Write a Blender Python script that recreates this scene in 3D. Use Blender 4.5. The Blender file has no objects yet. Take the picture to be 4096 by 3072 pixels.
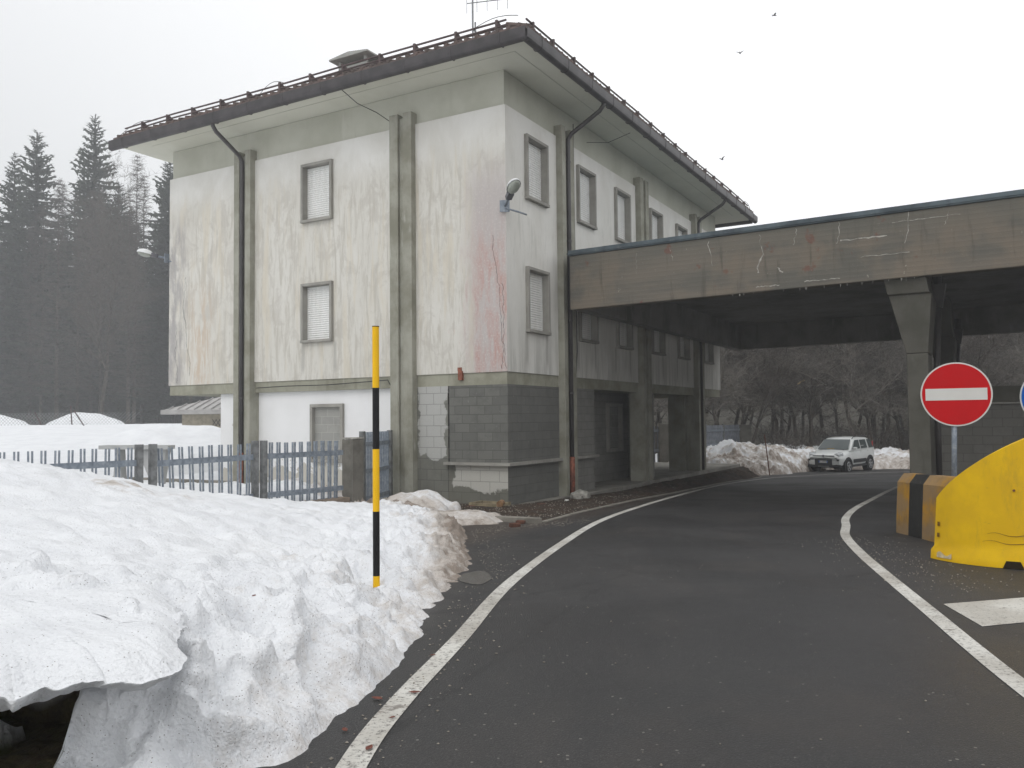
import bpy, bmesh, math, random
import numpy as np
from mathutils import Vector, Matrix, noise
R = math.radians
random.seed(7)
sc = bpy.context.scene
COL = sc.collection
V = Vector

# ------------------------------------------------------------------ camera
F_PX, PITCH, ROLL, EYE = 3357.8, R(2.4163), R(-0.5829), 1.88
cam_d = bpy.data.cameras.new('camera'); cam = bpy.data.objects.new('camera', cam_d); COL.objects.link(cam)
cam_d.sensor_width = 36; cam_d.lens = F_PX/4096*36; cam_d.clip_end = 3000; cam_d.clip_start = 0.05
fw = V((0, math.cos(PITCH), math.sin(PITCH))); r0 = V((1, 0, 0)); u0 = r0.cross(fw)
cr, sr = math.cos(ROLL), math.sin(ROLL)
rt = cr*r0+sr*u0; up = -sr*r0+cr*u0
m = Matrix((rt, up, -fw)).transposed().to_4x4(); m.translation = V((0, 0, EYE)); cam.matrix_world = m
sc.camera = cam

# ------------------------------------------------------------------ world / sun / exposure
SUN_EL, SUN_AZ = R(48), R(215)          # azimuth clockwise from +Y : soft light from behind left
w = bpy.data.worlds.new('World'); sc.world = w; w.use_nodes = True
nt = w.node_tree; nt.nodes.clear()
sky = nt.nodes.new('ShaderNodeTexSky'); sky.sky_type = 'NISHITA'; sky.sun_disc = False
sky.sun_elevation = SUN_EL; sky.sun_rotation = SUN_AZ; sky.air_density = 1.0; sky.dust_density = 6; sky.ozone_density = 1
hs = nt.nodes.new('ShaderNodeHueSaturation'); hs.inputs['Saturation'].default_value = 0.12
nt.links.new(sky.outputs[0], hs.inputs['Color'])
mx = nt.nodes.new('ShaderNodeMix'); mx.data_type = 'RGBA'; mx.inputs[0].default_value = 0.85
nt.links.new(hs.outputs[0], mx.inputs[6])
# cloud brightness: duller low on the left, brighter to the right and overhead
wtc = nt.nodes.new('ShaderNodeTexCoord'); wsx = nt.nodes.new('ShaderNodeSeparateXYZ'); nt.links.new(wtc.outputs['Generated'], wsx.inputs[0])
wm = nt.nodes.new('ShaderNodeMath'); wm.operation = 'MULTIPLY_ADD'; nt.links.new(wsx.outputs[2], wm.inputs[0]); wm.inputs[1].default_value = .9; nt.links.new(wsx.outputs[0], wm.inputs[2])
wr = nt.nodes.new('ShaderNodeMapRange'); wr.interpolation_type = 'SMOOTHSTEP'; nt.links.new(wm.outputs[0], wr.inputs[0]); wr.inputs[1].default_value = -.75; wr.inputs[2].default_value = .55
wc = nt.nodes.new('ShaderNodeMix'); wc.data_type = 'RGBA'; nt.links.new(wr.outputs[0], wc.inputs[0]); wc.inputs[6].default_value = (7.6, 7.8, 8.0, 1); wc.inputs[7].default_value = (13.3, 13.4, 13.6, 1)
nt.links.new(wc.outputs[2], mx.inputs[7])
bg = nt.nodes.new('ShaderNodeBackground'); bg.inputs[1].default_value = 0.1
nt.links.new(mx.outputs[2], bg.inputs[0])
wo = nt.nodes.new('ShaderNodeOutputWorld'); nt.links.new(bg.outputs[0], wo.inputs[0])
sd = bpy.data.lights.new('sun', 'SUN'); sd.energy = 0.5; sd.angle = R(35); sd.color = (1, 0.97, 0.93)
so = bpy.data.objects.new('sun', sd); COL.objects.link(so)
sdir = V((math.sin(SUN_AZ)*math.cos(SUN_EL), math.cos(SUN_AZ)*math.cos(SUN_EL), math.sin(SUN_EL)))
so.rotation_euler = sdir.to_track_quat('Z', 'Y').to_euler(); so.location = (0, -10, 30)
sc.view_settings.view_transform = 'Standard'; sc.view_settings.look = 'None'
sc.view_settings.exposure = 0.0; sc.view_settings.gamma = 1.0
try:
    sc.cycles.volume_bounces = 1; sc.cycles.max_bounces = 8
except Exception: pass

# ------------------------------------------------------------------ object helpers
def tag(o, label=None, cat=None, group=None, kind=None):
    if label: o['label'] = label
    if cat: o['category'] = cat
    if group: o['group'] = group
    if kind: o['kind'] = kind
    return o
def empty(name, loc=(0, 0, 0), rz=0, **k):
    o = bpy.data.objects.new(name, None); COL.objects.link(o); o.location = loc; o.rotation_euler = (0, 0, rz)
    o.empty_display_size = .3
    return tag(o, **k)
def copy_tree(o, parent=None):
    c = o.copy(); COL.objects.link(c)
    if parent: c.parent = parent
    for ch in list(o.children): copy_tree(ch, c)
    return c
class MB:
    def __init__(s): s.v = []; s.f = []
    def add(s, vs, fs):
        n = len(s.v); s.v += [tuple(p) for p in vs]; s.f += [tuple(i+n for i in f) for f in fs]; return s
    def box(s, a, b):
        x0, y0, z0 = a; x1, y1, z1 = b
        if x0 > x1: x0, x1 = x1, x0
        if y0 > y1: y0, y1 = y1, y0
        if z0 > z1: z0, z1 = z1, z0
        return s.add([(x0,y0,z0),(x1,y0,z0),(x1,y1,z0),(x0,y1,z0),(x0,y0,z1),(x1,y0,z1),(x1,y1,z1),(x0,y1,z1)],
              [(3,2,1,0),(4,5,6,7),(0,1,5,4),(1,2,6,5),(2,3,7,6),(3,0,4,7)])
    def obox(s, c, half, M):      # oriented box
        h = V(half); c = V(c)
        vs = [c+M@V((sx*h.x, sy*h.y, sz*h.z)) for sz in (-1,1) for sx, sy in ((-1,-1),(1,-1),(1,1),(-1,1))]
        return s.add(vs, [(3,2,1,0),(4,5,6,7),(0,1,5,4),(1,2,6,5),(2,3,7,6),(3,0,4,7)])
    def bar(s, p, q, wd, ht, up=(0,0,1)):
        p, q = V(p), V(q); d = (q-p); L = d.length; d.normalize(); sd_ = d.cross(V(up)).normalized(); u_ = sd_.cross(d)
        return s.obox((p+q)/2, (L/2, wd/2, ht/2), Matrix((d, sd_, u_)).transposed())
    def tube(s, pts, rad, n=8, cap=True):
        pts = [V(p) for p in pts]; k = len(pts)
        if not isinstance(rad, (list, tuple)): rad = [rad]*k
        vs = []; prev = None
        for i, p in enumerate(pts):
            t = (pts[min(i+1, k-1)]-pts[max(i-1, 0)]).normalized()
            a = prev if prev is not None else (V((0,0,1)) if abs(t.z) < .9 else V((1,0,0)))
            a = (a - t*a.dot(t)).normalized(); b = t.cross(a); prev = a
            for j in range(n):
                an = 2*math.pi*j/n; vs.append(p+(a*math.cos(an)+b*math.sin(an))*rad[i])
        fs = [(i*n+j, i*n+(j+1)%n, (i+1)*n+(j+1)%n, (i+1)*n+j) for i in range(k-1) for j in range(n)]
        if cap: fs += [tuple(range(n-1, -1, -1)), tuple(range((k-1)*n, k*n))]
        return s.add(vs, fs)
    def prism(s, poly, axis, a, b):   # polygon (2-D) extruded along axis between a and b
        def P(p, t): return {'x': (t, p[0], p[1]), 'y': (p[0], t, p[1]), 'z': (p[0], p[1], t)}[axis]
        n = len(poly)
        return s.add([P(p, a) for p in poly]+[P(p, b) for p in poly],
              [tuple(range(n-1, -1, -1)), tuple(range(n, 2*n))]+[(i, (i+1) % n, n+(i+1) % n, n+i) for i in range(n)])
    def build(s, name, mat, parent=None, smooth=False, bevel=0, rec=True, **k):
        me = bpy.data.meshes.new(name); me.from_pydata(s.v, [], s.f)
        if rec:
            bm = bmesh.new(); bm.from_mesh(me); bmesh.ops.recalc_face_normals(bm, faces=bm.faces); bm.to_mesh(me); bm.free()
        if smooth: me.polygons.foreach_set('use_smooth', [True]*len(me.polygons))
        if mat: me.materials.append(mat)
        o = bpy.data.objects.new(name, me); COL.objects.link(o)
        if parent: o.parent = parent
        if bevel:
            b = o.modifiers.new('bevel', 'BEVEL'); b.width = bevel; b.segments = 2; b.limit_method = 'ANGLE'
        return tag(o, **k)

# ------------------------------------------------------------------ material helpers
class M:
    def __init__(s, name, rough=.8, spec=.3, metal=0):
        s.m = bpy.data.materials.new(name); s.m.use_nodes = True; s.t = s.m.node_tree
        s.b = s.t.nodes['Principled BSDF']; s.b.inputs['Roughness'].default_value = rough
        s.b.inputs['Specular IOR Level'].default_value = spec; s.b.inputs['Metallic'].default_value = metal
        s.tc = s.t.nodes.new('ShaderNodeTexCoord'); s.o = s.tc.outputs['Object']
    def N(s, ty, **k):
        n = s.t.nodes.new(ty)
        for a, b in k.items(): setattr(n, a, b)
        return n
    def L(s, a, b):
        if hasattr(a, 'is_output') or hasattr(a, 'links'): s.t.links.new(a, b)
        else: b.default_value = a
    def scale(s, v, sx, sy, sz, off=(0,0,0)):
        n = s.N('ShaderNodeMapping'); s.L(v, n.inputs[0]); n.inputs['Scale'].default_value = (sx, sy, sz); n.inputs['Location'].default_value = off
        return n.outputs[0]
    def xyz(s, v):
        n = s.N('ShaderNodeSeparateXYZ'); s.L(v, n.inputs[0]); return n.outputs
    def comb(s, x, y, z):
        n = s.N('ShaderNodeCombineXYZ')
        for i, q in enumerate((x, y, z)): s.L(q, n.inputs[i])
        return n.outputs[0]
    def noise(s, v, sc_, det=4, rough=.55, dist=0):
        n = s.N('ShaderNodeTexNoise'); s.L(v, n.inputs['Vector']); n.inputs['Scale'].default_value = sc_
        n.inputs['Detail'].default_value = det; n.inputs['Roughness'].default_value = rough; n.inputs['Distortion'].default_value = dist
        return n.outputs['Fac']
    def vor(s, v, sc_, feat='F1', out='Distance'):
        n = s.N('ShaderNodeTexVoronoi', feature=feat); s.L(v, n.inputs['Vector']); n.inputs['Scale'].default_value = sc_
        return n.outputs[out]
    def rng(s, f, a, b, c=0., d=1.):
        n = s.N('ShaderNodeMapRange', interpolation_type='SMOOTHSTEP'); s.L(f, n.inputs[0])
        for i, q in enumerate((a, b, c, d)): n.inputs[i+1].default_value = q
        return n.outputs[0]
    def math(s, op, a, b=0.):
        n = s.N('ShaderNodeMath', operation=op); s.L(a, n.inputs[0]); s.L(b, n.inputs[1]); return n.outputs[0]
    def mul(s, *a):
        r = a[0]
        for q in a[1:]: r = s.math('MULTIPLY', r, q)
        return r
    def mix(s, f, a, b):
        n = s.N('ShaderNodeMix', data_type='RGBA')
        s.L(f, n.inputs[0])
        for q, i in ((a, 6), (b, 7)):
            if isinstance(q, tuple): n.inputs[i].default_value = (*q, 1) if len(q) == 3 else q
            else: s.L(q, n.inputs[i])
        return n.outputs[2]
    def color(s, c):
        if isinstance(c, tuple): s.b.inputs['Base Color'].default_value = (*c, 1)
        else: s.L(c, s.b.inputs['Base Color'])
        return s
    def rough(s, r): s.L(r, s.b.inputs['Roughness']); return s
    def bump(s, h, st=.3, dist=.02):
        n = s.N('ShaderNodeBump'); s.L(h, n.inputs['Height']); n.inputs['Strength'].default_value = st; n.inputs['Distance'].default_value = dist
        if s.b.inputs['Normal'].links: s.L(s.b.inputs['Normal'].links[0].from_socket, n.inputs['Normal'])
        s.L(n.outputs[0], s.b.inputs['Normal']); return s

def simple(name, c, rough=.6, spec=.4, metal=0, var=.15, sc_=6, bump=0):
    q = M(name, rough, spec, metal); n = q.noise(q.o, sc_, 5)
    d = tuple(x*(1-var) for x in c); e = tuple(min(1, x*(1+var)) for x in c)
    q.color(q.mix(q.rng(n, .3, .7), d, e))
    if bump: q.bump(q.noise(q.o, sc_*8, 4), bump, .01)
    return q.m

def concrete(name, base, dark, light, brown=None, sc_=1., streak=True, bumpst=.35):
    q = M(name, .88, .2)
    n1 = q.noise(q.o, 1.3*sc_, 6, .62); n2 = q.noise(q.scale(q.o, 5, 5, .45), 1.2*sc_, 6, .65, .3); n3 = q.noise(q.o, 26*sc_, 4)
    c = q.mix(q.rng(n1, .35, .7), base, dark)
    if streak: c = q.mix(q.mul(q.rng(n2, .55, .72), .7), c, dark)
    c = q.mix(q.mul(q.rng(q.noise(q.scale(q.o, 3, 3, .8, (3, 1, 7)), 1.6*sc_, 5), .6, .74), .5), c, light)
    if brown: c = q.mix(q.mul(q.rng(q.noise(q.scale(q.o, 1, 1, 1.6, (9, 4, 2)), .8*sc_, 5), .42, .6), .8), c, brown)
    c = q.mix(q.mul(q.rng(n3, .6, .75), .35), c, dark)
    q.color(c); q.bump(n3, bumpst, .01).bump(n1, .2, .03)
    return q.m

# snow
def snow_mat(name, dirty=True):
    q = M(name, .55, .25)
    a = q.N('ShaderNodeAttribute', attribute_name='dirt'); dv = a.outputs['Fac']
    s2 = q.N('ShaderNodeAttribute', attribute_name='soil')
    n1 = q.noise(q.o, 1.8, 6, .65); n2 = q.noise(q.o, 9, 6, .7); n3 = q.noise(q.o, 45, 4, .7)
    c = q.mix(q.rng(n1, .3, .7), (.82, .835, .855), (.74, .755, .78))
    f = q.math('ADD', dv, q.math('MULTIPLY', q.math('SUBTRACT', n2, .5), 1.1))
    c = q.mix(q.mul(q.rng(f, .25, .85), .75), c, (.43, .37, .31))
    f2 = q.math('ADD', dv, q.math('MULTIPLY', q.math('SUBTRACT', q.noise(q.scale(q.o, 1, 1, 1, (5, 2, 8)), 7, 6, .72), .5), 1.8))
    c = q.mix(q.mul(q.rng(f2, .75, 1.25), .8), c, (.20, .155, .12))
    # specks of grit: small voronoi cells, denser where dirty
    vd = q.vor(q.scale(q.o, 1, 1, 1.6, (1, 2, 3)), 85); vc = q.N('ShaderNodeTexVoronoi'); q.L(q.scale(q.o, 1, 1, 1.6, (1, 2, 3)), vc.inputs['Vector']); vc.inputs['Scale'].default_value = 85
    cx = q.xyz(vc.outputs['Color'])[0]
    sel = q.math('GREATER_THAN', cx, q.math('SUBTRACT', q.rng(n1, .3, .75, .975, .9), q.math('MULTIPLY', dv, .25)))
    speck = q.mul(sel, q.math('LESS_THAN', vd, .26))
    c = q.mix(q.mul(speck, .8), c, (.13, .10, .08))
    # soil / grass where the attribute says bare ground
    so_ = q.mix(q.rng(q.noise(q.o, 14, 6, .7), .35, .65), (.045, .032, .02), (.09, .075, .035))
    so_ = q.mix(q.rng(q.noise(q.o, 5, 4), .52, .62), so_, (.06, .065, .022))
    c = q.mix(s2.outputs['Fac'], c, so_)
    q.color(c); q.bump(n3, .8, .016).bump(n2, .5, .04)
    q.bump(q.vor(q.o, 55), .35, .012)
    return q.m
SNOW = snow_mat('snow')

def asphalt():
    q = M('asphalt', .72, .28); g = q.N('ShaderNodeNewGeometry').outputs['Position']
    n1 = q.noise(g, .35, 5, .6, .4); n2 = q.noise(q.scale(g, 1, .35, 1), 1.1, 5, .6); n3 = q.noise(g, 130, 3, .7); v1 = q.vor(g, 95)
    c = q.mix(q.rng(n1, .35, .65), (.028, .0275, .0283), (.041, .040, .0403))
    c = q.mix(q.mul(q.rng(n2, .52, .7), .5), c, (.056, .051, .048))
    c = q.mix(q.rng(n3, .42, .62), c, q.mix(.55, c, (.012, .012, .012)))
    c = q.mix(q.mul(q.rng(q.noise(g, 75, 3, .75), .57, .66), .6), c, (.085, .082, .078))
    c = q.mix(q.mul(q.math('LESS_THAN', v1, .17), q.math('GREATER_THAN', q.noise(g, 31, 2), .5), .8), c, (.16, .15, .14))
    v2n = q.N('ShaderNodeTexVoronoi'); q.L(g, v2n.inputs['Vector']); v2n.inputs['Scale'].default_value = 28
    spk = q.mul(q.math('LESS_THAN', v2n.outputs['Distance'], .2), q.math('GREATER_THAN', q.xyz(v2n.outputs['Color'])[0], q.rng(n2, .35, .7, .985, .9)))
    c = q.mix(q.mul(spk, .85), c, (.22, .21, .19))
    pe = q.vor(q.scale(g, .22, .13, 1, (3, 1, 0)), 1., 'DISTANCE_TO_EDGE')
    wob = q.math('ADD', pe, q.math('MULTIPLY', q.math('SUBTRACT', q.noise(g, 3, 6, .7), .5), .05))
    c = q.mix(q.mul(q.rng(q.math('ABSOLUTE', wob), .0045, .001), .55), c, (.015, .015, .015))
    tr = q.noise(q.scale(g, 1.6, .12, 1, (0, 0, 3)), 1.2, 4, .5)
    c = q.mix(q.mul(q.rng(tr, .52, .66), .35), c, (.026, .026, .027))
    gx_, gy_, gz2_ = q.xyz(g)
    fr_ = q.math('SUBTRACT', q.math('MULTIPLY', gx_, 2.05), q.math('SUBTRACT', gy_, 12.2))
    c = q.mix(q.mul(q.rng(q.math('ADD', fr_, q.math('MULTIPLY', n2, 1.6)), 1.3, -.2), q.rng(gy_, 9., 11.5), q.rng(gy_, 26., 22.), .6), c, (.06, .046, .037))
    # dirt toward the island and verge as mottled patches of its own
    c = q.mix(q.mul(q.rng(q.noise(q.scale(g, 1, 1, 1, (4, 9, 0)), .6, 5, .6), .55, .7), .5), c, (.046, .040, .036))
    q.color(c); q.rough(q.rng(n1, .35, .65, .44, .62)); q.bump(n3, .5, .006).bump(v1, .35, .006)
    return q.m
ASPH = asphalt()

def paint_line(name, wear_lo=.50, wear_hi=.66):
    q = M(name, .7, .3); g = q.N('ShaderNodeNewGeometry').outputs['Position']
    f = q.rng(q.noise(g, 38, 5, .75), wear_lo, wear_hi)
    f2 = q.rng(q.noise(g, 1.7, 4), .35, .7)
    c = q.mix(f2, (.58, .57, .53), (.40, .38, .34)); c = q.mix(q.mul(f, .85), c, (.06, .056, .052))
    c = q.mix(q.mul(q.rng(q.noise(g, 7, 4, .7), .58, .7), .7), c, (.12, .10, .085))
    q.color(c); q.bump(q.noise(g, 60, 3), .4, .006); return q.m
PAINT = paint_line('road_paint'); PAINT_WORN = paint_line('worn_road_paint', .54, .68)

CONC = concrete('pilaster_concrete', (.33, .325, .275), (.21, .205, .16), (.46, .455, .41))
BAND = concrete('band_concrete', (.33, .325, .26), (.22, .215, .165), (.42, .41, .35))
FRIEZE = concrete('frieze_plaster', (.50, .50, .43), (.42, .42, .35), (.55, .55, .49), sc_=.5, bumpst=.12)
SOFFIT = concrete('soffit_plaster', (.66, .655, .57), (.58, .575, .49), (.70, .70, .63), sc_=.35, streak=False, bumpst=.08)
def canopy_concrete():
    q = M('canopy_concrete', .85, .25); x, y, z = q.xyz(q.o)
    n1 = q.noise(q.o, .9, 6, .6); nst = q.noise(q.scale(q.o, 4, 4, .5), 1.1, 6, .7, .4); nf = q.noise(q.o, 30, 4, .6)
    nb = q.noise(q.scale(q.o, .35, .35, 2.2), 1.5, 5, .6)
    c = q.mix(q.rng(nb, .36, .62), (.165, .145, .118), (.12, .115, .098))
    c = q.mix(q.mul(q.rng(q.noise(q.scale(q.o, .8, .8, .8, (7, 3, 1)), 1.2, 5), .45, .62), .75), c, (.19, .157, .12))
    c = q.mix(q.mul(q.rng(nst, .54, .7), .75), c, (.085, .08, .062))
    c = q.mix(q.mul(q.rng(z, 5.35, 5.7), .55), c, (.13, .125, .105))
    c = q.mix(q.mul(q.rng(q.noise(q.scale(q.o, 1, 1, 1, (2, 8, 1)), 2.3, 4), .66, .72), .6), c, (.16, .06, .04))
    c = q.mix(q.mul(q.rng(q.noise(q.scale(q.o, 1, 1, .6, (8, 5, 3)), 4.5, 6, .7), .67, .71), .8), c, (.40, .37, .32))
    c = q.mix(q.mul(q.rng(nf, .62, .72), .4), c, (.34, .31, .27))
    # board marks
    bd = q.math('SINE', q.math('MULTIPLY', z, 62.))
    c = q.mix(q.mul(q.rng(bd, .93, 1.), .3), c, (.07, .065, .055))
    q.color(c); q.bump(nf, .4, .01).bump(bd, .1, .01); return q.m
CANOPY = canopy_concrete()
DARKCONC = concrete('canopy_soffit_concrete', (.22, .213, .195), (.14, .136, .122), (.31, .30, .275), sc_=.8)
COLCONC = concrete('column_concrete', (.105, .10, .085), (.07, .068, .055), (.15, .145, .125), sc_=.9)
SLABC = concrete('floor_concrete', (.28, .27, .24), (.18, .17, .15), (.36, .35, .31))
FRAMEC = concrete('window_frame_concrete', (.325, .315, .285), (.25, .24, .217), (.38, .37, .34), sc_=1.5, bumpst=.2)

def plaster(side):
    q = M('plaster_'+side, .85, .2); x, y, z = q.xyz(q.o)
    h = y if side == 'left' else x
    n1 = q.noise(q.scale(q.o, 1, 1, .7), .8, 6, .62, .3); st = q.noise(q.scale(q.o, 7, 7, .9), 1.0, 8, .74, .5); st2 = q.noise(q.scale(q.o, 3.2, 3.2, .3, (4, 7, 2)), 1.0, 6, .65, .5)
    nf = q.noise(q.o, 22, 5, .65)
    c = q.mix(q.rng(n1, .35, .65), (.72, .71, .675), (.62, .605, .56))
    zz = q.math('ADD', z, q.math('MULTIPLY', q.math('SUBTRACT', st, .5), 2.2))
    low = q.rng(zz, 8.45, 7.6)                       # below the clean band under the frieze
    if side == 'left':
        c = q.mix(q.mul(low, .55), c, (.57, .55, .49))
        cl = q.noise(q.scale(q.o, 1, 1, .8, (6, 6, 6)), 1.7, 7, .7, .6)
        c = q.mix(q.mul(low, q.rng(cl, .50, .60), .6), c, (.48, .455, .41))
        c = q.mix(q.mul(low, q.rng(st, .45, .62), .85), c, (.47, .445, .39))
        c = q.mix(q.mul(low, q.rng(st2, .50, .66), .65), c, (.60, .55, .45))
        # pink peeling zone next to the corner
        hz = q.math('ADD', h, q.math('MULTIPLY', q.math('SUBTRACT', st, .5), 1.4))
        pk = q.mul(q.rng(hz, 1.25, .6), q.rng(z, 8.1, 6.9))
        c = q.mix(q.mul(pk, .85), c, (.445, .405, .395))
        pn = q.noise(q.scale(q.o, 3.4, 3.4, .9, (1, 9, 4)), 1.3, 8, .76, .15)
        c = q.mix(q.mul(pk, q.rng(pn, .40, .58), q.rng(z, 6.8, 5.2), .85), c, (.465, .325, .295))
        c = q.mix(q.mul(pk, q.rng(pn, .56, .63), q.rng(z, 6.4, 5.2), .6), c, (.41, .23, .20))
        c = q.mix(q.mul(pk, q.rng(nf, .55, .62), .5), c, (.60, .57, .53))
        c = q.mix(q.mul(q.rng(hz, 2.0, 1.2), q.rng(pn, .58, .66), q.rng(z, 7.2, 6.0), .45), c, (.53, .38, .34))
        # grey weathering at the far end
        gz = q.mul(q.rng(hz, 10.3, 10.9), q.rng(z, 8.0, 7.0))
        c = q.mix(q.mul(gz, q.rng(pn, .38, .58), .85), c, (.34, .325, .32))
        c = q.mix(q.mul(q.rng(h, 9.2, 9.8), q.rng(h, 10.6, 10.0), q.rng(z, 6.2, 4.8), q.rng(st, .42, .6), .6), c, (.58, .45, .33))
    else:
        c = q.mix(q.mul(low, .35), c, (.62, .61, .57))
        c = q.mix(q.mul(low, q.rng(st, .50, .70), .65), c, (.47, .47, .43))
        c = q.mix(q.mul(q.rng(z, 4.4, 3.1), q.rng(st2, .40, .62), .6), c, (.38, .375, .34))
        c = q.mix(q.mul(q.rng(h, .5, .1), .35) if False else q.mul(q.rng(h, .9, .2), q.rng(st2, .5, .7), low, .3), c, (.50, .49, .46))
    c = q.mix(q.mul(q.rng(nf, .62, .75), q.mul(low, .4)), c, (.46, .44, .40))
    # run marks under the window corners
    for hc in ((4.98, 6.05) if side == 'left' else (.9, 1.9, 3.65, 4.7, 6.1, 7.2, 8.9, 10.0, 11.4, 12.5)):
        d = q.math('ABSOLUTE', q.math('SUBTRACT', q.math('ADD', h, q.math('MULTIPLY', q.math('SUBTRACT', st2, .5), .25)), hc))
        c = q.mix(q.mul(q.rng(d, .10, .02), q.rng(z, 3.0, 3.3), q.rng(z, 3.95, 3.8), .55), c, (.30, .29, .26))
    q.color(c); q.bump(nf, .25, .01).bump(q.vor(q.o, 3.5, 'DISTANCE_TO_EDGE'), .05, .01)
    return q.m
PL_L, PL_R = plaster('left'), plaster('right')
def white_wall():
    q = M('white_ground_floor_plaster', .85, .2); x, y, z = q.xyz(q.o); n = q.noise(q.o, 3.2, 6, .65); n2 = q.noise(q.o, 1.2, 5)
    c = q.mix(q.rng(n2, .35, .7), (.80, .80, .80), (.75, .75, .745))
    f = q.math('ADD', z, q.math('MULTIPLY', q.math('SUBTRACT', n, .5), 2.4))
    c = q.mix(q.rng(f, .72, .66), c, (.50, .475, .42))
    g = q.math('SUBTRACT', y, q.math('MULTIPLY', q.math('SUBTRACT', n, .5), .5))
    c = q.mix(q.mul(q.rng(q.math('ABSOLUTE', q.math('SUBTRACT', g, 8.7)), .12, .08), q.rng(n, .5, .55)), c, (.55, .53, .5))
    q.color(c); q.bump(n, .15, .02); return q.m
WHITEW = white_wall()
def blocks(name, bw, bh, c1, c2, mortar, face='left', patch=None, damp=None):
    q = M(name, .9, .15); x, y, z = q.xyz(q.o); h = y if face == 'left' else x
    br = q.N('ShaderNodeTexBrick'); q.L(q.comb(h, z, 0.), br.inputs['Vector'])
    br.inputs['Scale'].default_value = 1; br.inputs['Brick Width'].default_value = bw; br.inputs['Row Height'].default_value = bh
    br.inputs['Mortar Size'].default_value = .007; br.inputs['Mortar Smooth'].default_value = .25
    br.inputs['Color1'].default_value = (*c1, 1); br.inputs['Color2'].default_value = (*c2, 1); br.inputs['Mortar'].default_value = (*mortar, 1)
    n = q.noise(q.o, 2.2, 6, .65); nf = q.noise(q.o, 30, 4)
    c = q.mix(q.mul(q.rng(n, .45, .7), .45), br.outputs['Color'], tuple(v*.7 for v in c1))
    c = q.mix(q.mul(q.rng(q.noise(q.o, 9, 6, .75), .62, .70), .5), c, (.36, .36, .34))
    if patch:      # lighter dry plaster with a ragged damp edge
        (h0, h1, z0, z1, col) = patch
        hh = q.math('ADD', h, q.math('MULTIPLY', q.math('SUBTRACT', n, .5), .5)); zz = q.math('ADD', z, q.math('MULTIPLY', q.math('SUBTRACT', n, .5), .7))
        f = q.mul(q.rng(hh, h0, h0+.05), q.rng(hh, h1+.05, h1), q.rng(zz, z0, z0+.06), q.rng(zz, z1+.06, z1))
        jc = q.mix(br.outputs['Fac'], col, tuple(v*.6 for v in col))
        jc = q.mix(q.mul(q.rng(nf, .5, .7), .3), jc, tuple(v*.8 for v in col))
        c = q.mix(f, c, jc)
    q.color(c); q.bump(q.math('SUBTRACT', 1., br.outputs['Fac']), .5, .012).bump(nf, .4, .008); return q.m
B_DARK_L = blocks('dark_block_left', .4, .2, (.125, .125, .115), (.165, .165, .15), (.10, .10, .09), 'left')
B_LIGHT_L = blocks('damp_block_left', .5, .25, (.15, .148, .125), (.18, .175, .15), (.12, .12, .10), 'left', (-1, 1.45, .30, 5, (.46, .45, .41)))
B_SIDE_L = blocks('side_block_left', .4, .25, (.16, .16, .14), (.19, .19, .165), (.11, .11, .10), 'left', (1.62, 2.38, 1.02, 5, (.42, .42, .40)))
B_DARK_R = blocks('dark_block_right', .4, .2, (.13, .13, .12), (.15, .15, .14), (.11, .11, .10), 'right')
B_MID_R = blocks('grey_block_right', .4, .2, (.20, .195, .18), (.22, .215, .20), (.15, .15, .135), 'right')
BRICKED = blocks('bricked_window_blocks', .4, .2, (.30, .30, .28), (.34, .335, .31), (.42, .41, .38), 'left')
BRICKED_R = blocks('bricked_window_blocks_porch', .4, .2, (.22, .22, .20), (.25, .25, .23), (.30, .30, .28), 'right')
def shutter_mat():
    q = M('shutter_plastic', .5, .3); x, y, z = q.xyz(q.o)
    s = q.math('FRACT', q.math('MULTIPLY', z, 1/.055))
    n = q.noise(q.scale(q.o, 8, 8, .8), 1, 4)
    c = q.mix(q.rng(n, .35, .7), (.80, .80, .78), (.72, .72, .69))
    c = q.mix(q.mul(q.math('LESS_THAN', s, .13), q.math('GREATER_THAN', q.noise(q.scale(q.o, 40, 40, 18), 1, 1), .42), .5), c, (.25, .25, .24))
    q.color(c); q.bump(s, .5, .01); return q.m
SHUT = shutter_mat()
def roof_mat():
    q = M('roof_tiles', .9, .15); x, y, z = q.xyz(q.o)
    n = q.noise(q.o, 3, 5, .7); b = q.math('FRACT', q.math('MULTIPLY', q.math('ADD', x, y), 4.)); r_ = q.math('FRACT', q.math('MULTIPLY', z, 9.))
    c = q.mix(q.rng(n, .35, .65), (.20, .145, .13), (.13, .11, .10)); c = q.mix(q.mul(q.math('LESS_THAN', r_, .18), .8), c, (.05, .045, .04))
    q.color(c); q.bump(b, .5, .04).bump(r_, .5, .04); return q.m
ROOF = roof_mat()
GUTTER = simple('gutter_brown_metal', (.045, .04, .042), .45, .4, 0, .3, 3)
PIPE = simple('downpipe_brown_metal', (.05, .045, .045), .4, .5, 0, .25, 2)
RUST = simple('rusty_pipe', (.22, .075, .045), .7, .3, 0, .4, 8)
GUARD = simple('snow_guard_metal', (.085, .06, .058), .7, .3, 0, .3, 9)
FLASH = concrete('flashing_sheet', (.115, .145, .16), (.06, .075, .085), (.19, .21, .22), sc_=.9, bumpst=.1)
CHIM = concrete('chimney_concrete', (.36, .36, .34), (.25, .25, .23), (.5, .5, .48))
GALV = M('galvanised_steel', .5, .4, .35)
_n = GALV.noise(GALV.o, 9, 6, .7, .5); GALV.color(GALV.mix(GALV.rng(_n, .35, .65), (.17, .20, .24), (.29, .325, .365))); GALV.bump(_n, .1, .01)
GALV = GALV.m
POSTM = simple('fence_post_steel', (.16, .165, .165), .7, .3, .2, .35, 8, .2)
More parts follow.
